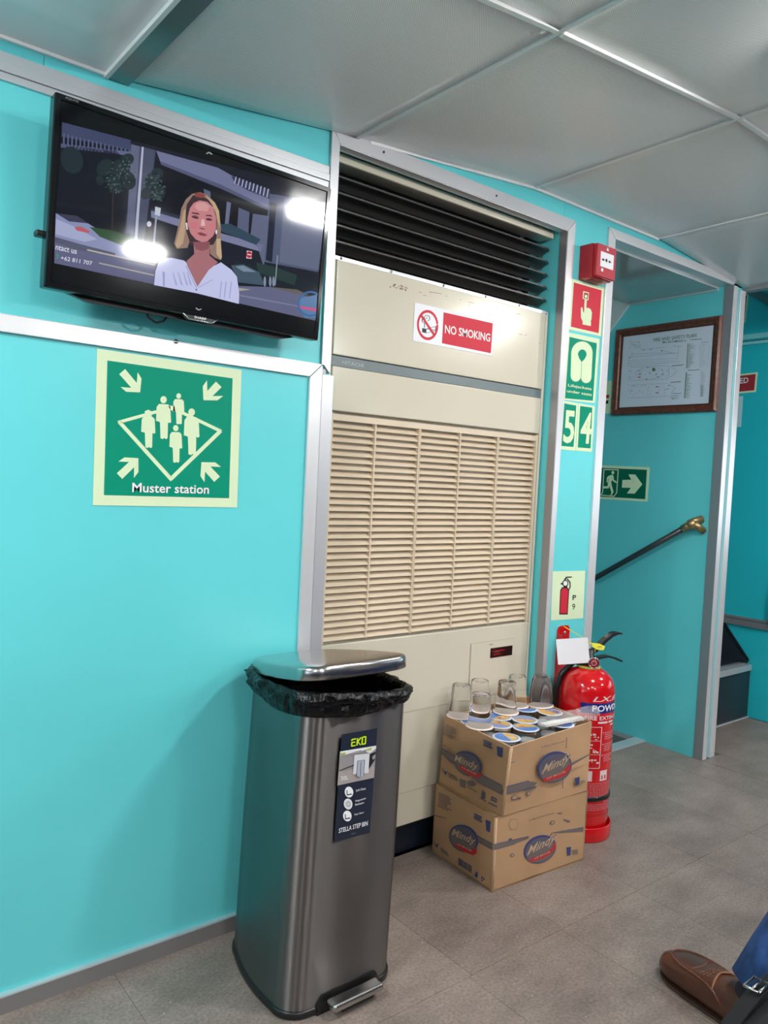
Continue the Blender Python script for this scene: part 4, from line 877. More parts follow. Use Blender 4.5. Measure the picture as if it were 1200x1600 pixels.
its += [(extw, R_(-4), R_(20), .178, .208, 1), (redgloss, R_(-2), R_(9), .182, .204, 2), (extw, R_(0), R_(7), .186, .200, 3), (extw, R_(38), R_(58), .178, .208, 1), (redgloss, R_(42), R_(54), .183, .194, 2), (extw, R_(45), R_(50), .186, .192, 3)]
for k in range(16):
    z = .170-k*.0052
    if 9 <= k <= 11: its.append((extp, R_(-6), R_(14), z, z+.003, 1)); its.append((extp, R_(52), R_(75), z, z+.003, 1)); continue
    x = -6
    while x < 74: w_ = random.uniform(3, 9); its.append((extp, R_(x), R_(min(x+w_, 76)), z, z+.0026, 1)); x += w_+1.3
cylrect('label_print', its)
# pictures in the label frame
its = []
for f0, z0 in ((2, .318), (18, .306), (4, .276), (20, .266), (2, .235), (18, .232)):
    for k in range(5): a = random.uniform(0, 6); f = f0+random.uniform(-3, 10); z = z0+random.uniform(-.008, .008); its.append((extw, R_(f), R_(f+random.uniform(2, 7)), z, z+random.uniform(.002, .005), 1))
cylrect('label_pictures', its)
# wall bracket behind, white card and yellow tag
bk = thing('extinguisher_bracket', (1.934, 0, .45), 'red steel wall bracket plate behind the fire extinguisher', 'bracket')
b = MB(); b.prism([V(x, -.0005, z) for x, z in rpoly([(1.905, .22), (1.963, .22), (1.963, .594), (1.905, .594)], [.004, .004, .016, .016])], (0, -.004, 0), redgloss); b.box((1.905, -.022, .22), (1.9085, -.004, .57), redgloss); b.build('plate', bk)
screw(bk, 1.938, .571, -.0047, .0062)
wc_ = thing('white_card', (1.90, -.135, .53), 'blank white card hanging from the bracket above the fire extinguisher', 'card')
CPl = Plane((1.90, -.135, .53), (-.35, -1, 0)); flat('card', wc_, CPl, [(whitep, [(868.5, 999), (918, 996), (921.5, 1035.5), (872, 1038.5)])], off=.0008)
yt_ = thing('yellow_seal_tag', (1.95, -.13, .53), 'yellow plastic seal tag looped from the bracket over the extinguisher lever', 'tag')
YP = Plane((1.95, -.150, .54), (-.55, -1, .1))
flat('tag', yt_, YP, [(yellow, [(926, 1004.5), (936, 1005.5), (945.5, 1010), (942.5, 1016), (932, 1015), (924.5, 1010)])], off=.001)
flat('serial_marks', yt_, YP, [(mat('tag_brown', (.45, .30, .05, 1), .5), line(934+k*1.7, 1009, 934.5+k*1.7, 1012.5, .8)) for k in range(4)], off=.0013)
b = MB(); q = [Plane((0, yy_, 0), (0, -1, 0)).hit(x, y) for x, y, yy_ in ((881, 979, -.008), (884, 980.5, -.012), (905, 993, -.08), (927, 1007, -.149))]; b.tube(q, .0013, yellow, 6)
q = [Plane((0, yy_, 0), (0, -1, 0)).hit(x, y) for x, y, yy_ in ((927, 1008, -.149), (922, 1005, -.135), (918, 1001, -.12))]; b.tube(q, .0013, yellow, 6)
q = [Plane((0, yy_, 0), (0, -1, 0)).hit(x, y) for x, y, yy_ in ((930, 1013, -.150), (929.5, 1020, -.155))]; b.tube(q, .0012, brass, 6); b.build('strap', yt_)

# ================================================================== STEEL PEDAL BIN
BX, BF, BB = .896, -.337, -.042
def binprof(g=0, z=0, front=.1385, back=.102):
    # convex rounded outline: corner points joined by shallow arcs
    P = rpoly([(BX-front-g, BF-g), (BX+front+g, BF-g), (BX+back+g, BB+g), (BX-back-g, BB+g)], [.052+g*.5, .052+g*.5, .062+g*.5, .062+g*.5], 9)
    out = []; n = len(P)
    for i in range(n):
        a = V(*P[i]); c = V(*P[(i+1) % n]); out.append(a)
        d = c-a
        if i % 10 == 9:
            nn = V(d.y, -d.x); nn = nn.normalized() if nn.length > 1e-6 else V(0, 0)
            for k in range(1, 8): t = k/8; out.append(a+d*t+nn*((.007 if abs(d.y) < .02 else .010)*4*t*(1-t)))
    return [V(p.x-.006+.018*z/.6, p.y, z) for p in out]
bn = thing('step_bin', (BX, -.19, 0), 'tall brushed steel step bin with a black liner folded over its rim', 'bin')
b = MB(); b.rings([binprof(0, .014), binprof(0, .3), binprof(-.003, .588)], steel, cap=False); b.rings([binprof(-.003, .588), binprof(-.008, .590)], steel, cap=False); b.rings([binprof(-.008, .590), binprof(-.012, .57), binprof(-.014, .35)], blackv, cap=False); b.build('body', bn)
b = MB(); b.rings([binprof(.001, 0), binprof(.0035, .003), binprof(.0035, .013), binprof(.001, .0155)], rubber); b.build('base_ring', bn)
LZ = .601
def tl(P, a=radians(8.8)):   # the lid rests half open on the bulky liner: hinged at the back
    c = V(0, BB, LZ-.008); return [V(p.x, c.y+(p.y-c.y)*cos(a)+(p.z-c.z)*sin(a), c.z-(p.y-c.y)*sin(a)+(p.z-c.z)*cos(a)) for p in P]
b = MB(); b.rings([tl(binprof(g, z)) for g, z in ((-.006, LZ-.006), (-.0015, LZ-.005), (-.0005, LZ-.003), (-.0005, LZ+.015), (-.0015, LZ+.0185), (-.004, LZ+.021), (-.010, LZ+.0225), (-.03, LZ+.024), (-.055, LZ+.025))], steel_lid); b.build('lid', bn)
b = MB(); b.rings([tl(binprof(g, z)) for g, z in ((-.008, LZ-.007), (-.006, LZ-.0062))], blackv); b.build('lid_underside', bn)
b = MB(); b.box((BX-.05, BB-.004, .56), (BX+.05, BB+.010, .60), black); b.build('hinge', bn, bevel=.003)
# liner: crumpled plastic folded over the rim
random.seed(21); base = [V(p.x, p.y, 0) for p in binprof(0, .58)]; n0 = len(base)
def resample(P, N):
    L = [0]
    for i in range(len(P)): L.append(L[-1]+(P[(i+1) % len(P)]-P[i]).length)
    out = []; j = 0
    for k in range(N):
        s = L[-1]*k/N
        while L[j+1] < s: j += 1
        t = (s-L[j])/(L[j+1]-L[j]); out.append(P[j]+(P[(j+1) % len(P)]-P[j])*t)
    return out
from mathutils import noise as mn
NB = 460; RB = resample(base, NB); cB = V(BX, (BF+BB)/2, 0)
def bagring(prof, sd, amp):
    rs = []
    for q, (g, z) in enumerate(prof):
        r = []
        for k, p in enumerate(RB):
            t = (RB[(k+1) % NB]-RB[k-1]).normalized(); nn = V(t.y, -t.x, 0)
            s = k/NB*40
            w1 = mn.noise(V(s*1.1+sd+q*.3, q*.6, sd))+.4*mn.noise(V(s*2.4+q*1.1, q*.9, sd+2)); w2 = mn.noise(V(s*.35+sd*2, q*.25+4, 1.0)); w3 = 1.3*abs(mn.noise(V(s*1.1-q*.8, q*.9, sd+7)))
            edge = min(q, len(prof)-1-q)/2; e = min(1, edge+.25)
            fx = min(1, max(0, (p.x-(BX-.11))/.22)); fy = min(1, max(0, (BF+.26-p.y)/.26))
            sag = (.026-.022*fx*fy-.016*(1-fy))*min(1, max(0, (z-.571)/.02))+.008*mn.noise(V(s*.22+sd, 0, 3))*(1 if q > len(prof)*.45 else .2)
            r.append(p+nn*(g+amp*e*(w1*.7+w2*.6+w3*.9-.2))+V(0, 0, z+sag+amp*.5*w2*e))
        rs.append(r)
    return rs
b = MB(); b.rings(bagring([(-.016, .55), (-.014, .58), (-.008, .592), (.000, .5945), (.0045, .5915), (.0065, .587), (.0075, .582), (.008, .578), (.007, .574), (.0035, .571), (-.001, .569)], 3.1, .0062), bagm, cap=False)
b.rings(bagring([(-.010, .589), (-.002, .597), (.005, .596), (.009, .591), (.0115, .588), (.0115, .585), (.008, .582), (.003, .581)], 9.7, .0070), bagm, cap=False); b.build('bin_liner', bn)
# label on the front
LP = Plane((0, BF-.0072, 0), (0, -1, 0)); 
def LX(px, py):  # fit label plane to gently curved front
    v = LP.hit(px, py); k = (v.x-(BX-.0865))/.173; v.y = BF-.0009-.007*4*k*(1-k)*.985; return v
class _LPl(Plane):
    def hit(s, x, y, off=0): v = LX(x, y); v.y -= off; return v
LQ = _LPl((0, BF, 0), (0, -1, 0)); cl = crop(515, 1130, 8.4211); lab = mat('label_navy', (.018, .024, .042, 1), .25)
flat('label', bn, LQ, [(lab, [(165, 150), (630, 68), (528, 1440), (62, 1568)])], off=.0006, cr=cl)
its = [(mat('photo_grey', (.30, .28, .29, 1), .4), [(142, 375), (612, 295), (585, 715), (108, 822)]), (mat('photo_white', (.7, .72, .74, 1), .4), [(142, 375), (612, 295), (612, 330), (530, 395), (400, 350), (290, 385), (138, 440)], 1), (MATS['photo_grey'], [(150, 395), (330, 360), (470, 345), (480, 372), (340, 396), (148, 440)], 1.5),
 (mat('photo_light', (.66, .67, .72, 1), .4), [(322, 418), (522, 398), (506, 652), (305, 668)], 1), (blackv, [(524, 408), (612, 372), (596, 480), (560, 530), (514, 600)], 1), (MATS['photo_grey'], [(556, 440), (608, 400), (600, 460), (566, 480)], 2), (mat('photo_floor', (.38, .34, .33, 1), .4), [(122, 640), (585, 570), (583, 716), (110, 820)], .5), (inkblack, line(128, 630, 318, 548, 8), 1)]
its += [(mat('photo_bin', (.42, .45, .52, 1), .4), [(362, 492), (455, 478), (440, 690), (395, 712), (350, 695)], 2), (mat('photo_bin_dark', (.12, .13, .17, 1), .4), [(402, 508), (412, 506), (402, 702), (392, 706)], 3), (MATS['photo_bin_dark'], line(362, 494, 455, 480, 6), 3), (MATS['photo_bin_dark'], line(350, 694, 395, 712, 6), 3), (MATS['photo_bin_dark'], line(455, 480, 440, 690, 7), 3), (MATS['photo_bin_dark'], line(362, 492, 350, 694, 7), 3), (mat('photo_green', (.40, .45, .12, 1), .4), [(145, 395), (210, 385), (208, 410), (143, 430)], 3), (MATS['photo_green'], [(470, 345), (545, 320), (545, 350), (480, 360)], 3)]
for i, y in enumerate((905, 1062, 1220)):
    x = 253-i*11
    its += [(whitep, circ(x, y, 53, 70, 24, rot=-.05)), (lab, circ(x, y, 42, 56, 24), 1), (whitep, circ(x, y, 40, 53, 24), 2)] if i == 1 else [(whitep, circ(x, y, 53, 70, 24))]
    if i != 1: its += [(lab, line(x-28, y-25, x-26, y+36, 9), 3), (lab, line(x-30, y+38, x+34, y+24, 14), 3)]
    else: its += [(lab, ringpts(x, y, 30, 25, 16, k=1.3), 3), (lab, ringpts(x, y, 18, 13, 12, k=1.3), 3)]
its += [(whitep, circ(451+1-188, 1190, 9, 11, 8), 4)] if 0 else []
flat('label_print', bn, LQ, its, off=.0009, cr=cl, th=.00008)
lime = mat('lime_print', (.62, .85, .02, 1), .4)
its = []
for seg in (((293, 214), (342, 204)), ((292, 212), (288, 232)), ((290, 250), (287, 302)), ((286, 300), (336, 290)), ((290, 254), (332, 246)), ((362, 195), (355, 290)), ((410, 185), (364, 240)), ((364, 238), (402, 285)), ((428, 185), (420, 278)), ((428, 183), (472, 174)), ((472, 174), (464, 268)), ((420, 276), (464, 268))): its.append((lime, line(*seg[0], *seg[1], 13)))
flat('lettering', bn, LQ, its, off=.0011, cr=cl)
def ltext(s, BL, BR, TL, m, bold=.02): 
    A_, B_, C_ = LQ.hit(*cl(*BL), .0011), LQ.hit(*cl(*BR), .0011), LQ.hit(*cl(*TL), .0011); text(s, bn, A_, B_, C_, (0, -1, 0), m, bold, off=.0001)
ltext('STELLA STEP BIN', (120, 1448), (495, 1342), (124, 1385), whitep, .03); ltext('30L', (148, 756), (240, 738), (150, 700), whitep, .0)
ltext('Soft Close', (340, 898), (468, 868), (342, 868), whitep, .01); ltext('Fingerprint', (332, 1040), (470, 1002), (334, 1008), whitep, .01); ltext('Resistant', (328, 1082), (445, 1052), (330, 1055), whitep, .01); ltext('Step Open', (318, 1216), (442, 1184), (320, 1188), whitep, .01); ltext('STELLA', (275, 1462), (340, 1446), (276, 1448), mat('label_faint', (.2, .22, .26, 1), .5), 0)
# pedal
b = MB(); px0, px1 = .836, .957
arch = [(px0-.014, .0), (px0-.014, .022), (px0-.004, .036), (px0+.02, .040), (px1-.02, .040), (px1+.004, .036), (px1+.012, .022), (px1+.012, 0)]
b.prism([V(x, BF-.0075, z) for x, z in arch], (0, .012, 0), rubber); b.build('pedal_recess', bn)
b = MB(); b.box((.862, -.372, .006), (.938, BF-.005, .018), rubber); b.build('pedal_arm', bn, bevel=.003)
b = MB(); b.box((px0, -.380, .017), (px1, BF-.012, .033), steel_lid); b.build('pedal', bn, bevel=.0065, seg=3)

# ================================================================== TWO CARTONS OF WATER CUPS
FZ = lambda x, y, z: Plane((0, 0, z), (0, 0, 1)).hit(x, y)
def carton(A, B, C, A2, B2, C2, label, open_top, group):
    """A front-left bottom corner, B left-back, C right-front; *2 = top corners"""
    A, B, C, A2, B2, C2 = map(Vector, (A, B, C, A2, B2, C2)); D = B+C-A; D2 = B2+C2-A2
    t = thing('cardboard_carton', (A+D)/2, label, 'carton', group); th = .004
    def wall(nm, p, q, p2, q2, inw):
        b = MB(); N = 8; vs = []; fs = []
        for j in range(N+1):
            for i in range(N+1):
                u, v = i/N, j/N; s = p+(q-p)*u; e = p2+(q2-p2)*u; x = s+(e-s)*v
                wv = V(0, 0, .0)
                if open_top and j == N: wv = V(0, 0, .0018*mn.noise(V(i*1.7, A.x*50, 2)))
                vs.append(x+wv)
        for j in range(N):
            for i in range(N): fs.append((j*(N+1)+i, j*(N+1)+i+1, (j+1)*(N+1)+i+1, (j+1)*(N+1)+i))
        M_ = len(vs); vs2 = [x+inw*th for x in vs]; f2 = [tuple(M_+i for i in f[::-1]) for f in fs]; b.add(vs+vs2, fs+f2, card)
        top = [N*(N+1)+i for i in range(N+1)]; b.add([vs[i] for i in top]+[vs2[i] for i in top], [(i, i+1, N+1+i+1, N+1+i) for i in range(N)], card_e)
        for side in (0, N): sd = [j*(N+1)+side for j in range(N+1)]; b.add([vs[i] for i in sd]+[vs2[i] for i in sd], [(i, i+1, N+1+i+1, N+1+i) for i in range(N)], card_e)
        return b.build(nm, t)
    r = (C-A).normalized(); d = (B-A).normalized()
    wall('front_wall', A, C, A2, C2, d); wall('left_wall', A, B, A2, B2, r); wall('right_wall', C, D, C2, D2, -r); wall('back_wall', B, D, B2, D2, -d)
    b = MB(); b.prism([A+V(0, 0, .001), C+V(0, 0, .001), D+V(0, 0, .001), B+V(0, 0, .001)], (0, 0, .004), card); b.build('bottom', t)
    b = MB()   # softly crushed vertical corner edge
    b.tube([A+(r+d)*.003, A+(r+d)*.003+(A2-A)*.5, A2+(r+d)*.003-V(0, 0, .002)], .0042, card_e, 8); b.build('corner_edge', t)
    if not open_top:
        m_ = (A2+B2)/2; n_ = (C2+D2)/2; g = (B2-A2).normalized()*.0008
        for nm, q in (('top_flap', [A2, C2, n_-g, m_-g]), ('top_flap', [m_+g, n_+g, D2, B2])):
            b = MB(); b.prism([p-V(0, 0, .0035) for p in q], (0, 0, .0035), card); b.build(nm, t, bevel=.0012)
    return t, Plane(A, (A-C).cross(A2-A)*(1)), Plane(A, (B-A).cross(A2-A))
def fixn(pl, toward):
    if pl.n.dot(toward) < 0: pl.n = -pl.n
    return pl
rr = V(cos(-.07), sin(-.07), 0); dd_ = V(.07, .9975, 0)
A1 = V(1.428, -.222, 0); B1 = A1+dd_*.243; C1 = A1+rr*.340
A1t, B1t, C1t = (p+V(0, 0, .192) for p in (A1, B1, C1))
c_lo, PF1, PL1 = carton(A1, B1, C1, A1t, B1t, C1t, 'closed brown printed drinks carton at the bottom of the stack of two', False, 'cartons of drinking water')
A3 = FZ(784, 1275.5, .193); B3 = FZ(686, 1221.5, .193); C3 = FZ(917, 1235, .193)
A4 = FZ(799, 1168, .379); B4 = FZ(695.5, 1117.5, .379); C4 = FZ(925, 1127.5, .379)
if B3.y > .03: B3.y = .03
if B4.y > .036: B4.y = .036
PF3 = Plane(A3, (C3-A3).cross(A4-A3)); PL3 = Plane(A3, (B3-A3).cross(A4-A3))
c_up, _a, _b = carton(A3, B3, C3, A4, B4, C4, 'torn-open brown printed drinks carton on top of the stack, full of sealed cups', True, 'cartons of drinking water')
for p_ in (PF1, PF3): fixn(p_, V(0, -1, 0))
for p_ in (PL1, PL3): fixn(p_, V(-1, 0, 0))
def prints(t, pl, cr, spec):
    its = []
    for it in spec.get('poly', []): its.append(it)
    ov = spec['oval']; cx, cy, rx, ry, rot = ov
    band = spec['band']
    for q in band: its.append((pgrey, q, 0))
    for q in spec.get('bandlines', []): its.append((navy2, q, 1))
    its.append((navy2, circ(cx, cy, rx, ry, 36, rot=rot), 2)); its.append((navy, circ(cx, cy, rx, ry, 24, pi*.98, pi*2.0, rot=rot), 3))
    its.append((pgrey, circ(cx, cy+ry*.04, rx*.90, ry*.86, 36, rot=rot), 4)); 
    its.append((navy2, circ(cx, cy-ry*.1, rx*.86, ry*.70, 24, pi*1.08, pi*1.92, rot=rot), 5))
    its.append((pred, spec['ribbon'], 6))
    flat('carton_print', t, pl, its, off=.0012, cr=cr, th=.00006)
    for s, BL, BR, TL, m_, bo, sh in spec['text']: textp(s, t, pl, BL, BR, TL, m_, cr=cr, off=.0018 if m_ is ptan else .0014, bold=bo, shear=sh)
def rows(m_, x0, y0, dx, dy, lx, ly, n, w_, seed=1):
    random.seed(seed); out = []
    for k in range(n):
        f = random.uniform(.6, 1); out.append((m_, line(x0+dx*k, y0+dy*k, x0+dx*k+lx*f, y0+dy*k+ly*f, w_), 1))
    return out
def cupicon(x, y, w_, h, sk=0, m_=navy): return [(m_, [(x, y), (x+w_, y+sk), (x+w_*.85, y+h+sk), (x+w_*.12, y+h)], 1)]
cA = crop(680, 1130, 10); cB_ = crop(790, 1130, 8.5714); cC = crop(670, 1200, 4.6154)
prints(c_up, PL3, cA, dict(oval=(510, 630, 232, 175, .62), ribbon=[(372, 655), (420, 650), (520, 720), (640, 780), (722, 762), (722, 815), (690, 860), (640, 850), (520, 800), (400, 720)],
   band=[[(108, 385), (290, 510), (330, 560), (330, 650), (230, 600), (98, 470)], [(560, 840), (730, 800), (1040, 965), (1060, 1060), (1045, 1110), (860, 1010), (640, 900)]],
   bandlines=[line(108, 388, 300, 520, 10), line(98, 470, 330, 650, 8), line(730, 812, 1040, 970, 14), line(640, 905, 1045, 1110, 10)],
   poly=rows(pgrey, 170, 15, -5, 17, 200, 95, 10, 7, 3)+rows(navy, 760, 265, -2, 34, 185, 80, 3, 18, 4)+cupicon(965, 355, 90, 150, 32)+[(navy, [(110, 700), (150, 760), (188, 745), (160, 805)], 1), (pgrey, circ(145, 350, 12), 1)]+rows(pgrey, 205, 780, 5, 28, 150, 70, 3, 9, 5)+[(pgrey, [(390, 870), (475, 905), (465, 1015), (395, 985)], 1), (pgrey, circ(565, 940, 60, 45, 16, rot=.5), 1), (pgrey, line(500, 990, 655, 1078, 8), 1), (navy2, [(750, 1045), (785, 1100), (778, 1190), (722, 1170), (728, 1090)], 1), (navy2, line(700, 1165, 800, 1222, 8), 1), (navy2, line(880, 1150, 960, 1190, 18), 1), (navy2, line(880, 1190, 955, 1230, 18), 1), (navy2, line(885, 1150, 880, 1210, 12), 1), (navy2, line(958, 1188, 955, 1240, 12), 1)]+rows(navy2, 835, 1235, 8, 14, 140, 68, 2, 8, 6),
   text=[('Mindy', (300, 622), (690, 775), (292, 470), navy, .06, .35), ('Mindy', (303, 620), (686, 770), (298, 478), ptan, .015, .35), ('AIR MINUM', (412, 690), (640, 806), (416, 668), ptan, .02, 0)]))
prints(c_up, PF3, cB_, dict(oval=(655, 585, 235, 200, -.52), ribbon=[(490, 745), (600, 700), (720, 665), (790, 610), (830, 560), (868, 550), (855, 620), (800, 690), (700, 735), (560, 775), (500, 778)],
   band=[[(10, 850), (300, 775), (420, 790), (380, 840), (180, 900), (10, 950)], [(865, 540), (1125, 405), (1128, 420), (880, 565)]],
   bandlines=[line(10, 850, 310, 772, 12), line(10, 945, 200, 900, 9), [(165, 900), (300, 860), (420, 840), (390, 870), (250, 900)]],
   poly=rows(pgrey, 462, 326, 0, 0, 340, -88, 1, 1, 3)[:0]+[(pgrey, circ(115, 995, 48, 32, 16, rot=-.4), 1), (card, circ(118, 990, 34, 20, 14, rot=-.4), 2), (pgrey, circ(184, 1004, 20, 14, 10, rot=-.4), 1), (pgrey, circ(306, 940, 36, 25, 16, rot=-.4), 1), (card, circ(308, 938, 22, 14, 14, rot=-.4), 2), (pgrey, line(815, 190, 812, 330, 3), 1), (pgrey, line(765, 700, 765, 870, 3), 1)]+cupicon(928, 732, 62, 100, -14)+rows(pgrey, 1000, 775, 2, 22, 65, -12, 2, 9, 5),
   text=[('Mindy', (462, 728), (845, 545), (500, 545), navy, .06, .3), ('Mindy', (466, 724), (840, 546), (504, 556), ptan, .015, .3), ('Air Minum Dalam Kemasan', (468, 330), (792, 244), (468, 312), navy2, .01, 0), ('AIR MINUM', (540, 752), (790, 655), (540, 728), ptan, .01, 0)]))
prints(c_lo, PL1, cC, dict(oval=(252, 508, 112, 92, .66), ribbon=[(190, 540), (240, 560), (300, 590), (345, 575), (345, 615), (325, 628), (260, 605), (200, 565)],
   band=[[(322, 470), (460, 545), (462, 590), (348, 530)], [(35, 335), (130, 362), (130, 366), (35, 342)]], bandlines=[line(325, 474, 460, 547, 5), line(345, 526, 460, 588, 4)],
   poly=rows(pgrey, 75, 178, -1, 12, 105, 45, 9, 4, 3)+rows(navy, 330, 330, -1, 15, 75, 38, 3, 8, 4)+cupicon(412, 372, 34, 78, 14)+[(navy, [(36, 522), (52, 555), (72, 545), (58, 575)], 1)]+rows(pgrey, 85, 575, 3, 13, 60, 38, 3, 4, 5)+[(navy2, line(218+i*8, 648+i*5, 218+i*8, 700+i*5, random.choice((2.5, 4, 5.5))), 1) for i in range(12)]+[(navy, [(345, 745), (355, 765), (350, 790), (330, 778)], 1), (navy, ringpts(390, 800, 17, 10, 3, k=1.3), 1)],
   text=[('Mindy', (168, 500), (345, 575), (164, 425), navy, .06, .35), ('Mindy', (169, 499), (343, 572), (167, 430), ptan, .015, .35), ('AIR MINUM', (205, 552), (310, 602), (207, 540), ptan, .01, 0)]))
prints(c_lo, PF1, cC, dict(oval=(800, 585, 122, 96, -.50), ribbon=[(728, 650), (800, 630), (870, 590), (912, 530), (914, 570), (880, 615), (820, 650), (740, 675), (728, 672)],
   band=[[(470, 550), (720, 492), (715, 508), (600, 548), (470, 590)], [(880, 466), (1112, 425), (1112, 455), (960, 465)]], bandlines=[line(470, 550, 715, 493, 4), line(470, 588, 620, 545, 4), line(940, 462, 1112, 427, 4)],
   poly=[(pgrey, circ(600, 628, 16, 12, 14, rot=-.4), 1), (card, circ(600, 628, 9, 6, 12, rot=-.4), 2), (pgrey, circ(890, 393, 20, 13, 14, rot=-.5), 1), (card, circ(891, 392, 12, 7, 12, rot=-.5), 2), (pgrey, circ(980, 374, 10, 7, 10), 1), (pgrey, circ(1002, 382, 16, 9, 10, rot=.2), 1), (pgrey, line(930, 326, 958, 324, 7), 1), (mat('print_faint', (.36, .22, .13, 1), .7), circ(610, 405, 38, 46, 6), 1), (card, circ(610, 405, 32, 38, 6), 2), (navy2, [(575, 510), (598, 505), (598, 518), (575, 522)], 1)]+cupicon(992, 572, 32, 60, -4)+rows(pgrey, 1032, 596, 0, 13, 46, -8, 3, 5, 5),
   text=[('Mindy', (698, 655), (910, 545), (712, 560), navy, .06, .3), ('Mindy', (700, 653), (908, 545), (714, 565), ptan, .015, .3), ('Air Minum Dalam Kemasan', (718, 382), (902, 324), (718, 372), navy2, .01, 0), ('AIR MINUM', (755, 660), (870, 608), (755, 648), ptan, .01, 0)]))

# ================================================================== WATER CUPS
CR0, CR1, CH = .0345, .0245, .088
random.seed(5)
def disc_print(t, z, r, rot, m1, m2, name='foil_lid'):
    b = MB(); b.lathe((0, 0, 0), [(.0005, z-.0008), (r, z-.0008), (r+.001, z), (r, z+.0008), (.0005, z+.0006)], foil_w, 24); o = b.build(name, t)
    b = MB(); q = r*.86; zz = z+.001; n = 20
    ring = [V(q*cos(2*pi*k/n), q*sin(2*pi*k/n), zz) for k in range(n)]; b.add(ring, [tuple(range(n))], m1)
    half = [V(q*.93*cos(rot+pi*k/10), q*.93*sin(rot+pi*k/10), zz+.0002) for k in range(11)]; b.add(half, [tuple(range(11))], m2)
    for k in range(5):
        a = rot+random.uniform(.4, 2.6); d = random.uniform(.25, .65)*q; c = V(d*cos(a), d*sin(a), zz+.0004); s = random.uniform(.003, .007)
        b.add([c+V(s*cos(j*pi/3), s*.6*sin(j*pi/3), 0) for j in range(6)], [tuple(range(6))], random.choice((foil_r, foil_y, foil_w)))
    b.build('lid_print', t, flip=False); return o
cupmesh = {}
def cup(x, y, z, label, up, cat='water cup', group='water cups in the open carton', rot=0, tilt=(0, 0), bulge=False, m1=None, m2=None):
    t = thing('water_cup', (x, y, z), label, cat, group); ORG[t.name] = V(0, 0, 0); key = (up, bulge)
    if up:   # seen from above: printed foil lid
        b = MB(); b.lathe((0, 0, 0), [(CR0-.0055, -.028), (CR0-.005, -.027), (CR0-.002, -.003), (CR0-.002, -.001)], clear, 24); b.build('cup_body', t)
        disc_print(t, 0, CR0+.001, rot, m1 or foil_b, m2 or foil_y)
    else:    # upside down: tapered clear body full of water, rim and foil at the bottom
        b = MB(); pr = [(CR0-.004, .0015), (CR0-.0025, .004), (CR0-.0025, .010), (CR0-.0035, .016), (CR1+.0005, CH-.006), (CR1-.0005, CH-.001), (CR1-.003, CH), (CR1-.005, CH-.003), (.002, CH-.0035)]
        if bulge: pr = [(CR0-.004, .0015), (CR0-.002, .004), (CR0-.001, .016), (CR0-.001, .034), (CR0-.003, .055), (CR1+.001, CH-.006), (CR1-.0005, CH-.001), (CR1-.003, CH), (CR1-.005, CH-.003), (.002, CH-.0035)]
        b.lathe((0, 0, 0), pr, water, 32); b.build('cup_body', t)
        b = MB(); b.lathe((0, 0, 0), [(CR0-.003, 0), (CR0+.0025, 0), (CR0+.003, .0016), (CR0-.001, .003), (CR0-.0025, .003)], mat('foil_peach', (.95, .80, .74, 1), .3) if 'foil_peach' not in MATS else MATS['foil_peach'], 32); b.build('rim', t)
        b = MB(); b.lathe((0, 0, 0), [(.0005, -.0006), (CR0+.001, -.0006), (CR0+.001, .0004), (.0005, .0008)], m1 or mat('foil_underside', (.95, .80, .74, 1), .3), 24) if 'foil_underside' not in MATS or m1 else b.lathe((0, 0, 0), [(.0005, -.0006), (CR0+.001, -.0006), (CR0+.001, .0004), (.0005, .0008)], MATS['foil_underside'], 24)
        b.build('foil_lid', t)
    t.rotation_euler = (tilt[0], tilt[1], random.uniform(0, 6)); return t
ZT = .377
rows_up = [((789, 1134), foil_p, foil_y, 4.2, 'in the middle, left of the largest lid'), ((836, 1141), foil_b, foil_y, 4.0, 'largest-looking, beside the front edge'), ((795, 1153.5), foil_b, foil_y, 2.2, 'nearest the front corner of the carton'), ((833, 1124), foil_p, foil_y, 4.2, 'left of the straw packet'), ((784, 1121), foil_b, foil_y, 5.2, 'beside the foot of the middle standing cup'), ((835, 1110.5), foil_b, foil_y, 5.0, 'in front of the rightmost standing cup'), ((862, 1111.5), foil_y, foil_p, 1.0, 'near the back wall, behind the straw packet'), ((886, 1133), foil_b, foil_p, 3.0, 'under the front of the straw packet'), ((734, 1131), foil_b, foil_p, 3.0, 'under the front standing cup')]
rI = (C4-A4).normalized(); dI = (B4-A4).normalized()
def clampbox(p, m_=.042):
    q = p-A4; q.z = 0; dt = rI.x*dI.y-rI.y*dI.x; a = (q.x*dI.y-q.y*dI.x)/dt; c = (rI.x*q.y-rI.y*q.x)/dt; La = (C4-A4).length; Lc = (B4-A4).length; m_ = m_/abs(dt)
    a = min(max(a, m_), La-m_); c = min(max(c, m_), Lc-m_); r = A4+rI*a+dI*c; r.z = p.z; return r
its_ = [((823, 1149), 'by the front wall between two printed lids'), ((863, 1138.5), 'in front of the straw packet'), ((808, 1116.5), 'between the standing cups and the lids'), ((767, 1143), 'by the left wall behind the corner lid'), ((846, 1119), 'just behind the straw packet end'), ((897, 1122), 'under the right end of the straw packet')]
pos = [FZ(*q[0], ZT) for q in rows_up]+[FZ(*q[0], ZT) for q in its_]; NU = len(rows_up)
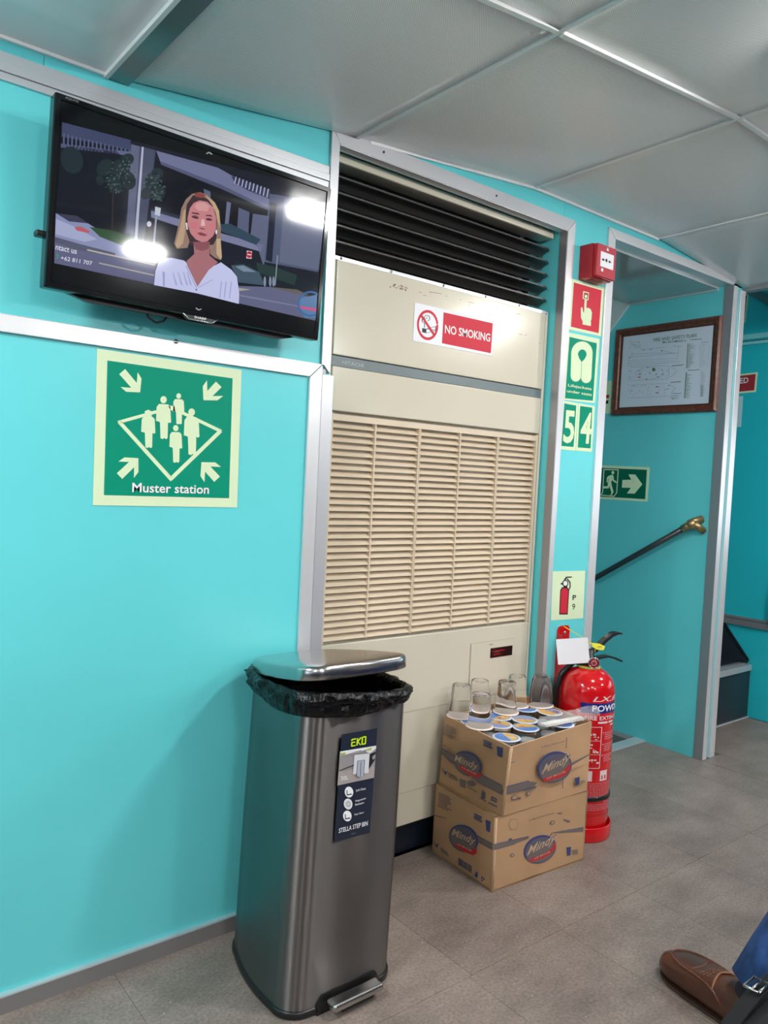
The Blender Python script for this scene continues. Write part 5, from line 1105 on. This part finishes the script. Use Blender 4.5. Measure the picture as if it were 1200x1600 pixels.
# packed cups are spread inside the carton so that neighbours do not overlap
for it in range(400):
    for i in range(len(pos)):
        for j in range(i):
            d = pos[i]-pos[j]; L = d.length; mnd = .0705 if (i < NU and j < NU) else (.0575 if (i >= NU and j >= NU) else .0635)
            if L < mnd: d.normalize(); pos[i] += d*(mnd-L)*.3; pos[j] -= d*(mnd-L)*.3
    pos = [clampbox(p, .043 if i < NU else .036) for i, p in enumerate(pos)]
for p, (q, m1, m2, rot, d) in zip(pos, rows_up):
    cup(p.x, p.y, ZT, 'upright sealed water cup in the open carton, %s' % d, True, rot=rot, m1=m1, m2=m2, group='sealed cups packed in the open carton')
gb = MB()
for p, (q, d) in zip(pos[NU:], its_):
    t = thing('water_cup', (p.x, p.y, .366), 'grey-looking upturned cup base in the open carton, %s' % d, 'water cup', 'upturned cups packed in the open carton'); ORG[t.name] = V(0, 0, 0)
    b = MB(); b.lathe((0, 0, 0), [(CR1+.0015, -.02), (CR1, -.004), (CR1-.001, -.001), (CR1-.0035, 0), (CR1-.006, -.003), (.001, -.004)], cupgrey, 24); b.build('cup_body', t)
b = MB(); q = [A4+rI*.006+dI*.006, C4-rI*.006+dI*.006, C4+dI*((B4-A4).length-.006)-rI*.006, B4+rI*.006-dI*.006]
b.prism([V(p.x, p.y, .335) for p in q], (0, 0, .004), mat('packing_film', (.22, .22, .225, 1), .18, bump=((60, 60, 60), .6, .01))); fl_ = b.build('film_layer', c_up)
stand = [((718.5, 1118), 'leftmost, at the left wall of the carton'), ((749, 1134), 'front one, nearest the viewer'), ((753.5, 1110), 'half hidden behind the front cup'), ((784.5, 1111.5), 'third from the left in the back row'), ((812, 1101.5), 'second from the right, before the alcove edge'), ((839.5, 1101.5), 'rightmost, bulging and leaning slightly')]
sp_ = [FZ(*q[0], ZT+.004) for q in stand]
for it in range(40):
    for i in range(6):
        for j in range(i):
            d = sp_[i]-sp_[j]; L = d.length
            if L < .0765: d.normalize(); sp_[i] += d*(.0765-L)*.5; sp_[j] -= d*(.0765-L)*.5
for k, (p, (q, d)) in enumerate(zip(sp_, stand)):
    p.y = min(p.y, .004); cup(p.x, p.y, ZT+.0024, 'clear upturned water cup standing on the carton, %s' % d, False, group='clear upturned cups standing on the carton', bulge=(k == 5), tilt=(0, .05) if k == 5 else (0, 0))
# packet of straws in clear film
pa, pb = FZ(849, 1130, .392), FZ(908, 1119, .392)
pk = thing('straw_packet', (pa+pb)/2, 'white straws wrapped in crinkled clear film lying on the right of the open carton', 'straw packet')
dp = (pb-pa).normalized(); sp2 = V(-dp.y, dp.x, 0)
for k in range(9):
    o2 = sp2*(.0045*((k % 5)-2))+V(0, 0, .004*(k//5)-.006); b = MB(); b.tube([pa+o2-dp*.001*k, pb+o2-dp*.001*(k % 3)], .0026, straw, 8); b.build('straw', pk)
filmm = mat('clear_film', (.95, .96, 1, 1), .06, alpha=.16, coat=1, spec=1, bump=((90, 90, 90), .8, .01))
b = MB(); rs = []
for k in range(22):
    u = k/21; c = pa-dp*.012+(pb-pa)*1.45*u+V(0, 0, .008*u); w_ = .017+.012*u+.006*sin(k*1.9); 
    if k in (0, 21): w_ *= .5
    rs.append([c+sp2*(w_*cos(a)*(1+.3*mn.noise(V(k*.9, a*2, 3))))+V(0, 0, .014*sin(a)*(1+.5*mn.noise(V(k*.7, a*3, 9)))) for a in [2*pi*j/18 for j in range(18)]])
b.rings(rs, filmm, smooth=False); b.build('clear_wrap', pk)

# ================================================================== SEATED PERSON (lower legs reach into view) 
def skinned(name, parent, nodes, edges, m_, sub=2, root=0):
    me = bpy.data.meshes.new(name); me.from_pydata([V(*n[0])-org(parent) for n in nodes], edges, []); o = bpy.data.objects.new(name, me); col.objects.link(o); o.parent = parent
    me.materials.append(m_); sk = o.modifiers.new('skin', 'SKIN'); sk.use_smooth_shade = True
    for i, nd in enumerate(nodes):
        r = nd[1]; r = r if isinstance(r, tuple) else (r, r); me.skin_vertices[0].data[i].radius = r; me.skin_vertices[0].data[i].use_root = (i == root)
    s_ = o.modifiers.new('sub', 'SUBSURF'); s_.levels = sub; s_.render_levels = sub; return o
HEEL = V(1.455, -.905, 0); FD = V(.26, .966, 0).normalized(); FS = V(FD.y, -FD.x, 0)   # foot direction, its right side
def shoe(pr, heel, fd, fs, detail):
    S_ = [(-.004, .018, .026, .052), (.01, .030, .034, .068), (.05, .034, .036, .076), (.10, .036, .036, .076), (.14, .042, .040, .072), (.18, .0475, .045, .064), (.215, .049, .046, .057), (.24, .044, .042, .051), (.258, .033, .032, .045), (.270, .016, .018, .036)]
    def ring(d, wl, wt, h, k=1, z0=.004):
        out = []; N = 20
        for j in range(N):
            a = 2*pi*j/N; x = cos(a); z = sin(a); w_ = wl*abs(x)**.75*(1 if x > 0 else -1); zz = (h+z0)/2+(h-z0)/2*(abs(z)**.8)*(1 if z > 0 else -1)
            out.append(heel+fd*d+fs*w_*k+V(0, 0, zz))
        return out
    b = MB(); b.rings([ring(*s) for s in S_], leather); b.build('shoe_upper', pr)
    b = MB(); sol = [(heel+fd*d+fs*(wl-.003)) for d, wl, wt, h in S_]+[(heel+fd*(d-.001)-fs*(wl-.003)) for d, wl, wt, h in S_[::-1]]
    b.prism([p+V(0, 0, .0) for p in sol], (0, 0, .006), mat('shoe_sole', (.05, .022, .014, 1), .5) if 'shoe_sole' not in MATS else MATS['shoe_sole']); b.build('sole', pr, bevel=.002)
    # moccasin seam around the toe and apron
    pts = []; 
    for k in range(25):
        u = k/24; a = -1.0+2.0*u
        if abs(a) < .62: t_ = a/.62*pi/2; d = .178+.072*cos(t_); sdx = .036*sin(t_)
        else: d = .178-(abs(a)-.62)/.38*.085; sdx = .036*(1 if a > 0 else -1)
        hz = .0725-(d-.10)*.27-(.004 if abs(a) < .6 else .006); hz = .071 if d < .12 and abs(sdx) < .03 else hz
        hh = next((S_[i_][3]+(S_[i_+1][3]-S_[i_][3])*(d-S_[i_][0])/(S_[i_+1][0]-S_[i_][0]), S_[i_][1]+(S_[i_+1][1]-S_[i_][1])*(d-S_[i_][0])/(S_[i_+1][0]-S_[i_][0])) for i_ in range(len(S_)-1) if S_[i_][0] <= d <= S_[i_+1][0])
        cx = min(1, abs(sdx)/hh[1])**(1/.75); sn = max(0, 1-cx*cx)**.5; pts.append(heel+fd*d+fs*sdx+V(0, 0, (hh[0]+.004)/2+(hh[0]-.004)/2*sn**.8+.0008))
    b = MB(); b.tube(pts, .0022, leather_s, 6); b.build('apron_seam', pr)
    b = MB()
    for k in range(1, 24):
        c = pts[k]; q = (pts[k+1 if k < 24 else k]-pts[k-1]).normalized(); b.tube([c-q*.001+fs*.0028, c+q*.001-fs*.0028+V(0, 0, .0012)], .0006, stitch, 4)
    b.build('apron_stitches', pr)
    b = MB(); e = []
    for k in range(13): a = -pi/2+pi*k/12; e.append(heel+fd*(.128-.012*abs(sin(a)))+fs*(.036*sin(a))+V(0, 0, .0755-.022*abs(sin(a))**4))
    b.tube(e, .0024, mat('collar_binding', (.30, .12, .055, 1), .5) if 'collar_binding' not in MATS else MATS['collar_binding'], 6); b.build('collar_binding', pr)
    b = MB()
    for r_ in range(3):
        for k in range(7):
            c = heel+fd*(.137+.007*r_)+fs*(-.026+.0075*k-.002*r_)+V(0, 0, .0735-.0014*r_-.004*abs((k-3)/3)**2); b.tube([c-fs*.002, c+fs*.002], .0008, stitch, 4)
    b.build('decorative_stitches', pr)
    b = MB(); e = [heel+fd*(.172+.004*cos(k))+fs*(-.032+.064*k/8)+V(0, 0, .0655-.006*abs((k-4)/4)**2) for k in range(9)]; b.tube(e, .0022, leather_s, 6); b.build('crease_roll', pr)
HEEL2 = V(2.02, -1.10, 0); FD2 = V(.15, .98, 0).normalized(); FS2 = V(FD2.y, -FD2.x, 0)
pr = thing('person', (1.6, -1.25, 0), 'seated person at lower right in blue jeans, charcoal socks and brown leather moccasins', 'person')
hipL, hipR = V(1.66, -1.50, .50), V(1.84, -1.50, .50); kL, kR = V(1.67, -1.03, .50), V(1.98, -1.12, .50); aL = HEEL+FD*.05+FS*.008+V(0, 0, .085); aR = HEEL2+FD2*.055+V(0, 0, .085)
nodes = [((1.71, -1.52, .52), (.15, .12)), (tuple(hipL), .092), (tuple(kL), .062), (tuple(aL), .034), (tuple(hipR), .092), (tuple(kR), .062), (tuple(aR), .034), ((1.71, -1.54, .72), (.145, .105)), ((1.71, -1.54, .93), (.165, .11)), ((1.71, -1.535, 1.03), (.06, .06)), ((1.71, -1.52, 1.10), .056), ((1.71, -1.505, 1.19), (.078, .092)), ((1.71, -1.51, 1.255), (.055, .065)),
         ((1.53, -1.53, .98), .055), ((1.49, -1.48, .72), .043), ((1.60, -1.24, .62), .030), ((1.89, -1.53, .98), .055), ((1.93, -1.48, .72), .043), ((1.84, -1.24, .62), .030)]
skinned('body', pr, nodes, [(0, 1), (1, 2), (2, 3), (0, 4), (4, 5), (5, 6), (0, 7), (7, 8), (8, 9), (9, 10), (10, 11), (11, 12), (8, 13), (13, 14), (14, 15), (8, 16), (16, 17), (17, 18)], skin)
# shirt and hair
skinned('shirt', pr, [((1.71, -1.52, .55), (.165, .135)), ((1.71, -1.54, .72), (.165, .125)), ((1.71, -1.54, .93), (.18, .125)), ((1.71, -1.535, 1.0), (.085, .08)), ((1.53, -1.53, .975), .068), ((1.50, -1.49, .78), .058), ((1.89, -1.53, .975), .068), ((1.92, -1.49, .78), .058)], [(0, 1), (1, 2), (2, 3), (2, 4), (4, 5), (2, 6), (6, 7)], shirtm)
b = MB(); b.lathe((0, 0, 0), [(.002, .13), (.04, .124), (.075, .10), (.09, .06), (.088, .02), (.07, -.02)], hairm, 20, M=Matrix.Translation((1.71, -1.525, 1.185)) @ Matrix.Rotation(.35, 4, 'X')); b.build('hair', pr)
for s_ in (-1, 1):
    b = MB(); b.lathe((0, 0, 0), [(.0005, .010), (.007, .007), (.010, 0), (.007, -.007), (.0005, -.010)], white, 12, M=Matrix.Translation((1.71+s_*.032, -1.422, 1.20))); b.lathe((0, 0, 0), [(.0004, .005), (.004, .003), (.004, 0)], hairm, 10, M=Matrix.Translation((1.71+s_*.032, -1.4135, 1.20)) @ Matrix.Rotation(-pi/2, 4, 'X')); b.build('eye', pr)
    hb = V(1.60 if s_ < 0 else 1.84, -1.24, .62); hn = [(tuple(hb), .030), (tuple(hb+V(0, .05, -.012)), (.036, .017))]; he = [(0, 1)]
    for k in range(4):
        o3 = V(-.027+.018*k, .075, -.012); L3 = (.026, .031, .029, .022)[k]; i0 = len(hn)
        hn += [(tuple(hb+o3), .0095), (tuple(hb+o3+V(0, L3, -.006)), .0085), (tuple(hb+o3+V(0, L3*1.9, -.020)), .0075)]; he += [(1, i0), (i0, i0+1), (i0+1, i0+2)]
    i0 = len(hn); hn += [(tuple(hb+V(-s_*.038, .03, -.012)), .011), (tuple(hb+V(-s_*.052, .06, -.020)), .009)]; he += [(1, i0), (i0, i0+1)]
    skinned('hand', pr, hn, he, skin)
b = MB(); b.tube([V(1.71, -1.425, 1.205), V(1.71, -1.405, 1.175), V(1.71, -1.418, 1.168)], [.006, .012, .008], skin, 10); b.build('nose', pr)
b = MB(); b.tube([V(1.69, -1.424, 1.14), V(1.71, -1.418, 1.142), V(1.73, -1.424, 1.14)], .005, mat('lips', (.32, .12, .10, 1), .5), 8); b.build('mouth', pr)
shoe(pr, HEEL, FD, FS, 1); shoe(pr, HEEL2, FD2, FS2, 0)
for a_, k_, fd_ in ((aL, kL, FD), (aR, kR, FD2)):
    b = MB(); b.tube([a_+V(0, 0, -.055)+fd_*.02, a_+V(0, 0, -.015)+fd_*.012, a_, a_+(k_-a_)*.25], [.030, .031, .032, .036], sock, 16); b.build('sock', pr)
def jean(a_, k_, h_, nm):
    b = MB(); rs = []; pth = [a_+(k_-a_)*.005, a_+(k_-a_)*.15, a_+(k_-a_)*.45, a_+(k_-a_)*.7, k_+V(0, -.01, -.03), k_+V(0, .005, .01), k_+(h_-k_)*.12+V(0, 0, .012), k_+(h_-k_)*.4, k_+(h_-k_)*.7, h_]
    rd = [.054, .060, .068, .074, .076, .078, .080, .086, .098, .106]; b.tube(pth, rd, denim, 24); o = b.build(nm, pr); return pth, rd
pthL, rdL = jean(aL, kL, hipL, 'trouser_leg'); jean(aR, kR, hipR, 'trouser_leg')
b = MB(); b.rings([[V(1.71+.185*cos(a), -1.53+.125*sin(a), z) for a in [2*pi*k/24 for k in range(24)]] for z in (.42, .50, .60)], denim); b.build('trouser_seat', pr)
b = MB(); sd_ = V(-.62, .78, 0).normalized()*.9
pp_ = []
for p, r in zip(pthL[:5], rdL[:5]): pp_.append(p+V(-.80, -.59, 0)*(r+.0005))
b.tube(pp_, .0016, denim_l, 6); b.build('side_seam', pr)
be = thing('bench_seat', (1.71, -1.62, 0), 'navy padded cabin bench under the seated person', 'seat')
b = MB(); b.box((1.35, -1.85, .28), (2.2, -1.36, .395), seatm); b.build('cushion', be, bevel=.02); b = MB(); b.box((1.35, -1.93, .36), (2.2, -1.80, .95), seatm); b.build('backrest', be, bevel=.02)
for x in (1.42, 2.0): b = MB(); b.box((x, -1.8, 0), (x+.04, -1.42, .30), alu_d); b.build('leg', be)

# ================================================================== BLACK BAG at the lower right corner
BGc = V(1.100, -1.095, 0); bgz = .35
bgx = V(1, .02, 0).normalized(); bgy = V(-bgx.y, bgx.x, 0)
BM = Matrix((bgx, bgy, V(0, 0, .915))).transposed().to_4x4(); BM.translation = BGc
bg_ = thing('backpack', BGc, 'black nylon backpack with grey strap and metal buckle at the bottom right corner', 'bag')
b = MB(); rs = []
for z, sx, sy in ((0.002, .13, .07), (.01, .15, .085), (.10, .155, .095), (.22, .152, .09), (.31, .145, .082), (.345, .13, .065), (.362, .10, .04)):
    rs.append([BM @ V(x, y, z) for x, y in rpoly([(-sx, -sy), (sx, -sy), (sx, sy), (-sx, sy)], min(sx, sy)*.5, 5)])
b.rings(rs, nylon); b.build('body', bg_)
b = MB(); b.prism([BM @ V(*p) for p in ((-.14, .068, .318), (.14, .068, .318), (.14, .072, .324), (-.14, .072, .324))], BM.to_3x3() @ V(0, .018, -.01), nylon); b.build('zip_flap', bg_)
b = MB(); q = [BM @ V(*p) for p in ((-.135, .062, .338), (-.09, .066, .352), (-.02, .070, .360), (.06, .070, .360), (.14, .055, .345))]
rs = []
for p in q: rs.append([p+bgy*.010-V(0, 0, .003), p+bgy*.011, p-bgy*.011+V(0, 0, .004), p-bgy*.012])
b.rings(rs, nylon_g, smooth=False); b.build('strap', bg_, bevel=.001)
b = MB(); c = BM @ V(-.005, .072, .368); qq = [(-.016, -.010), (.016, -.010), (.016, .010), (-.016, .010), (-.016, -.010)]; b.tube([c+bgx*x+bgy*y+V(0, 0, 0) for x, y in qq], .0022, chrome, 8); b.tube([c-bgx*.016, c+bgx*.016], .0018, chrome, 8); b.build('buckle', bg_)
b = MB(); b.tube([BM @ V(-.05, 0, .345), BM @ V(-.04, 0, .385), BM @ V(.04, 0, .385), BM @ V(.05, 0, .345)], .008, nylon, 10); b.build('grab_handle', bg_)
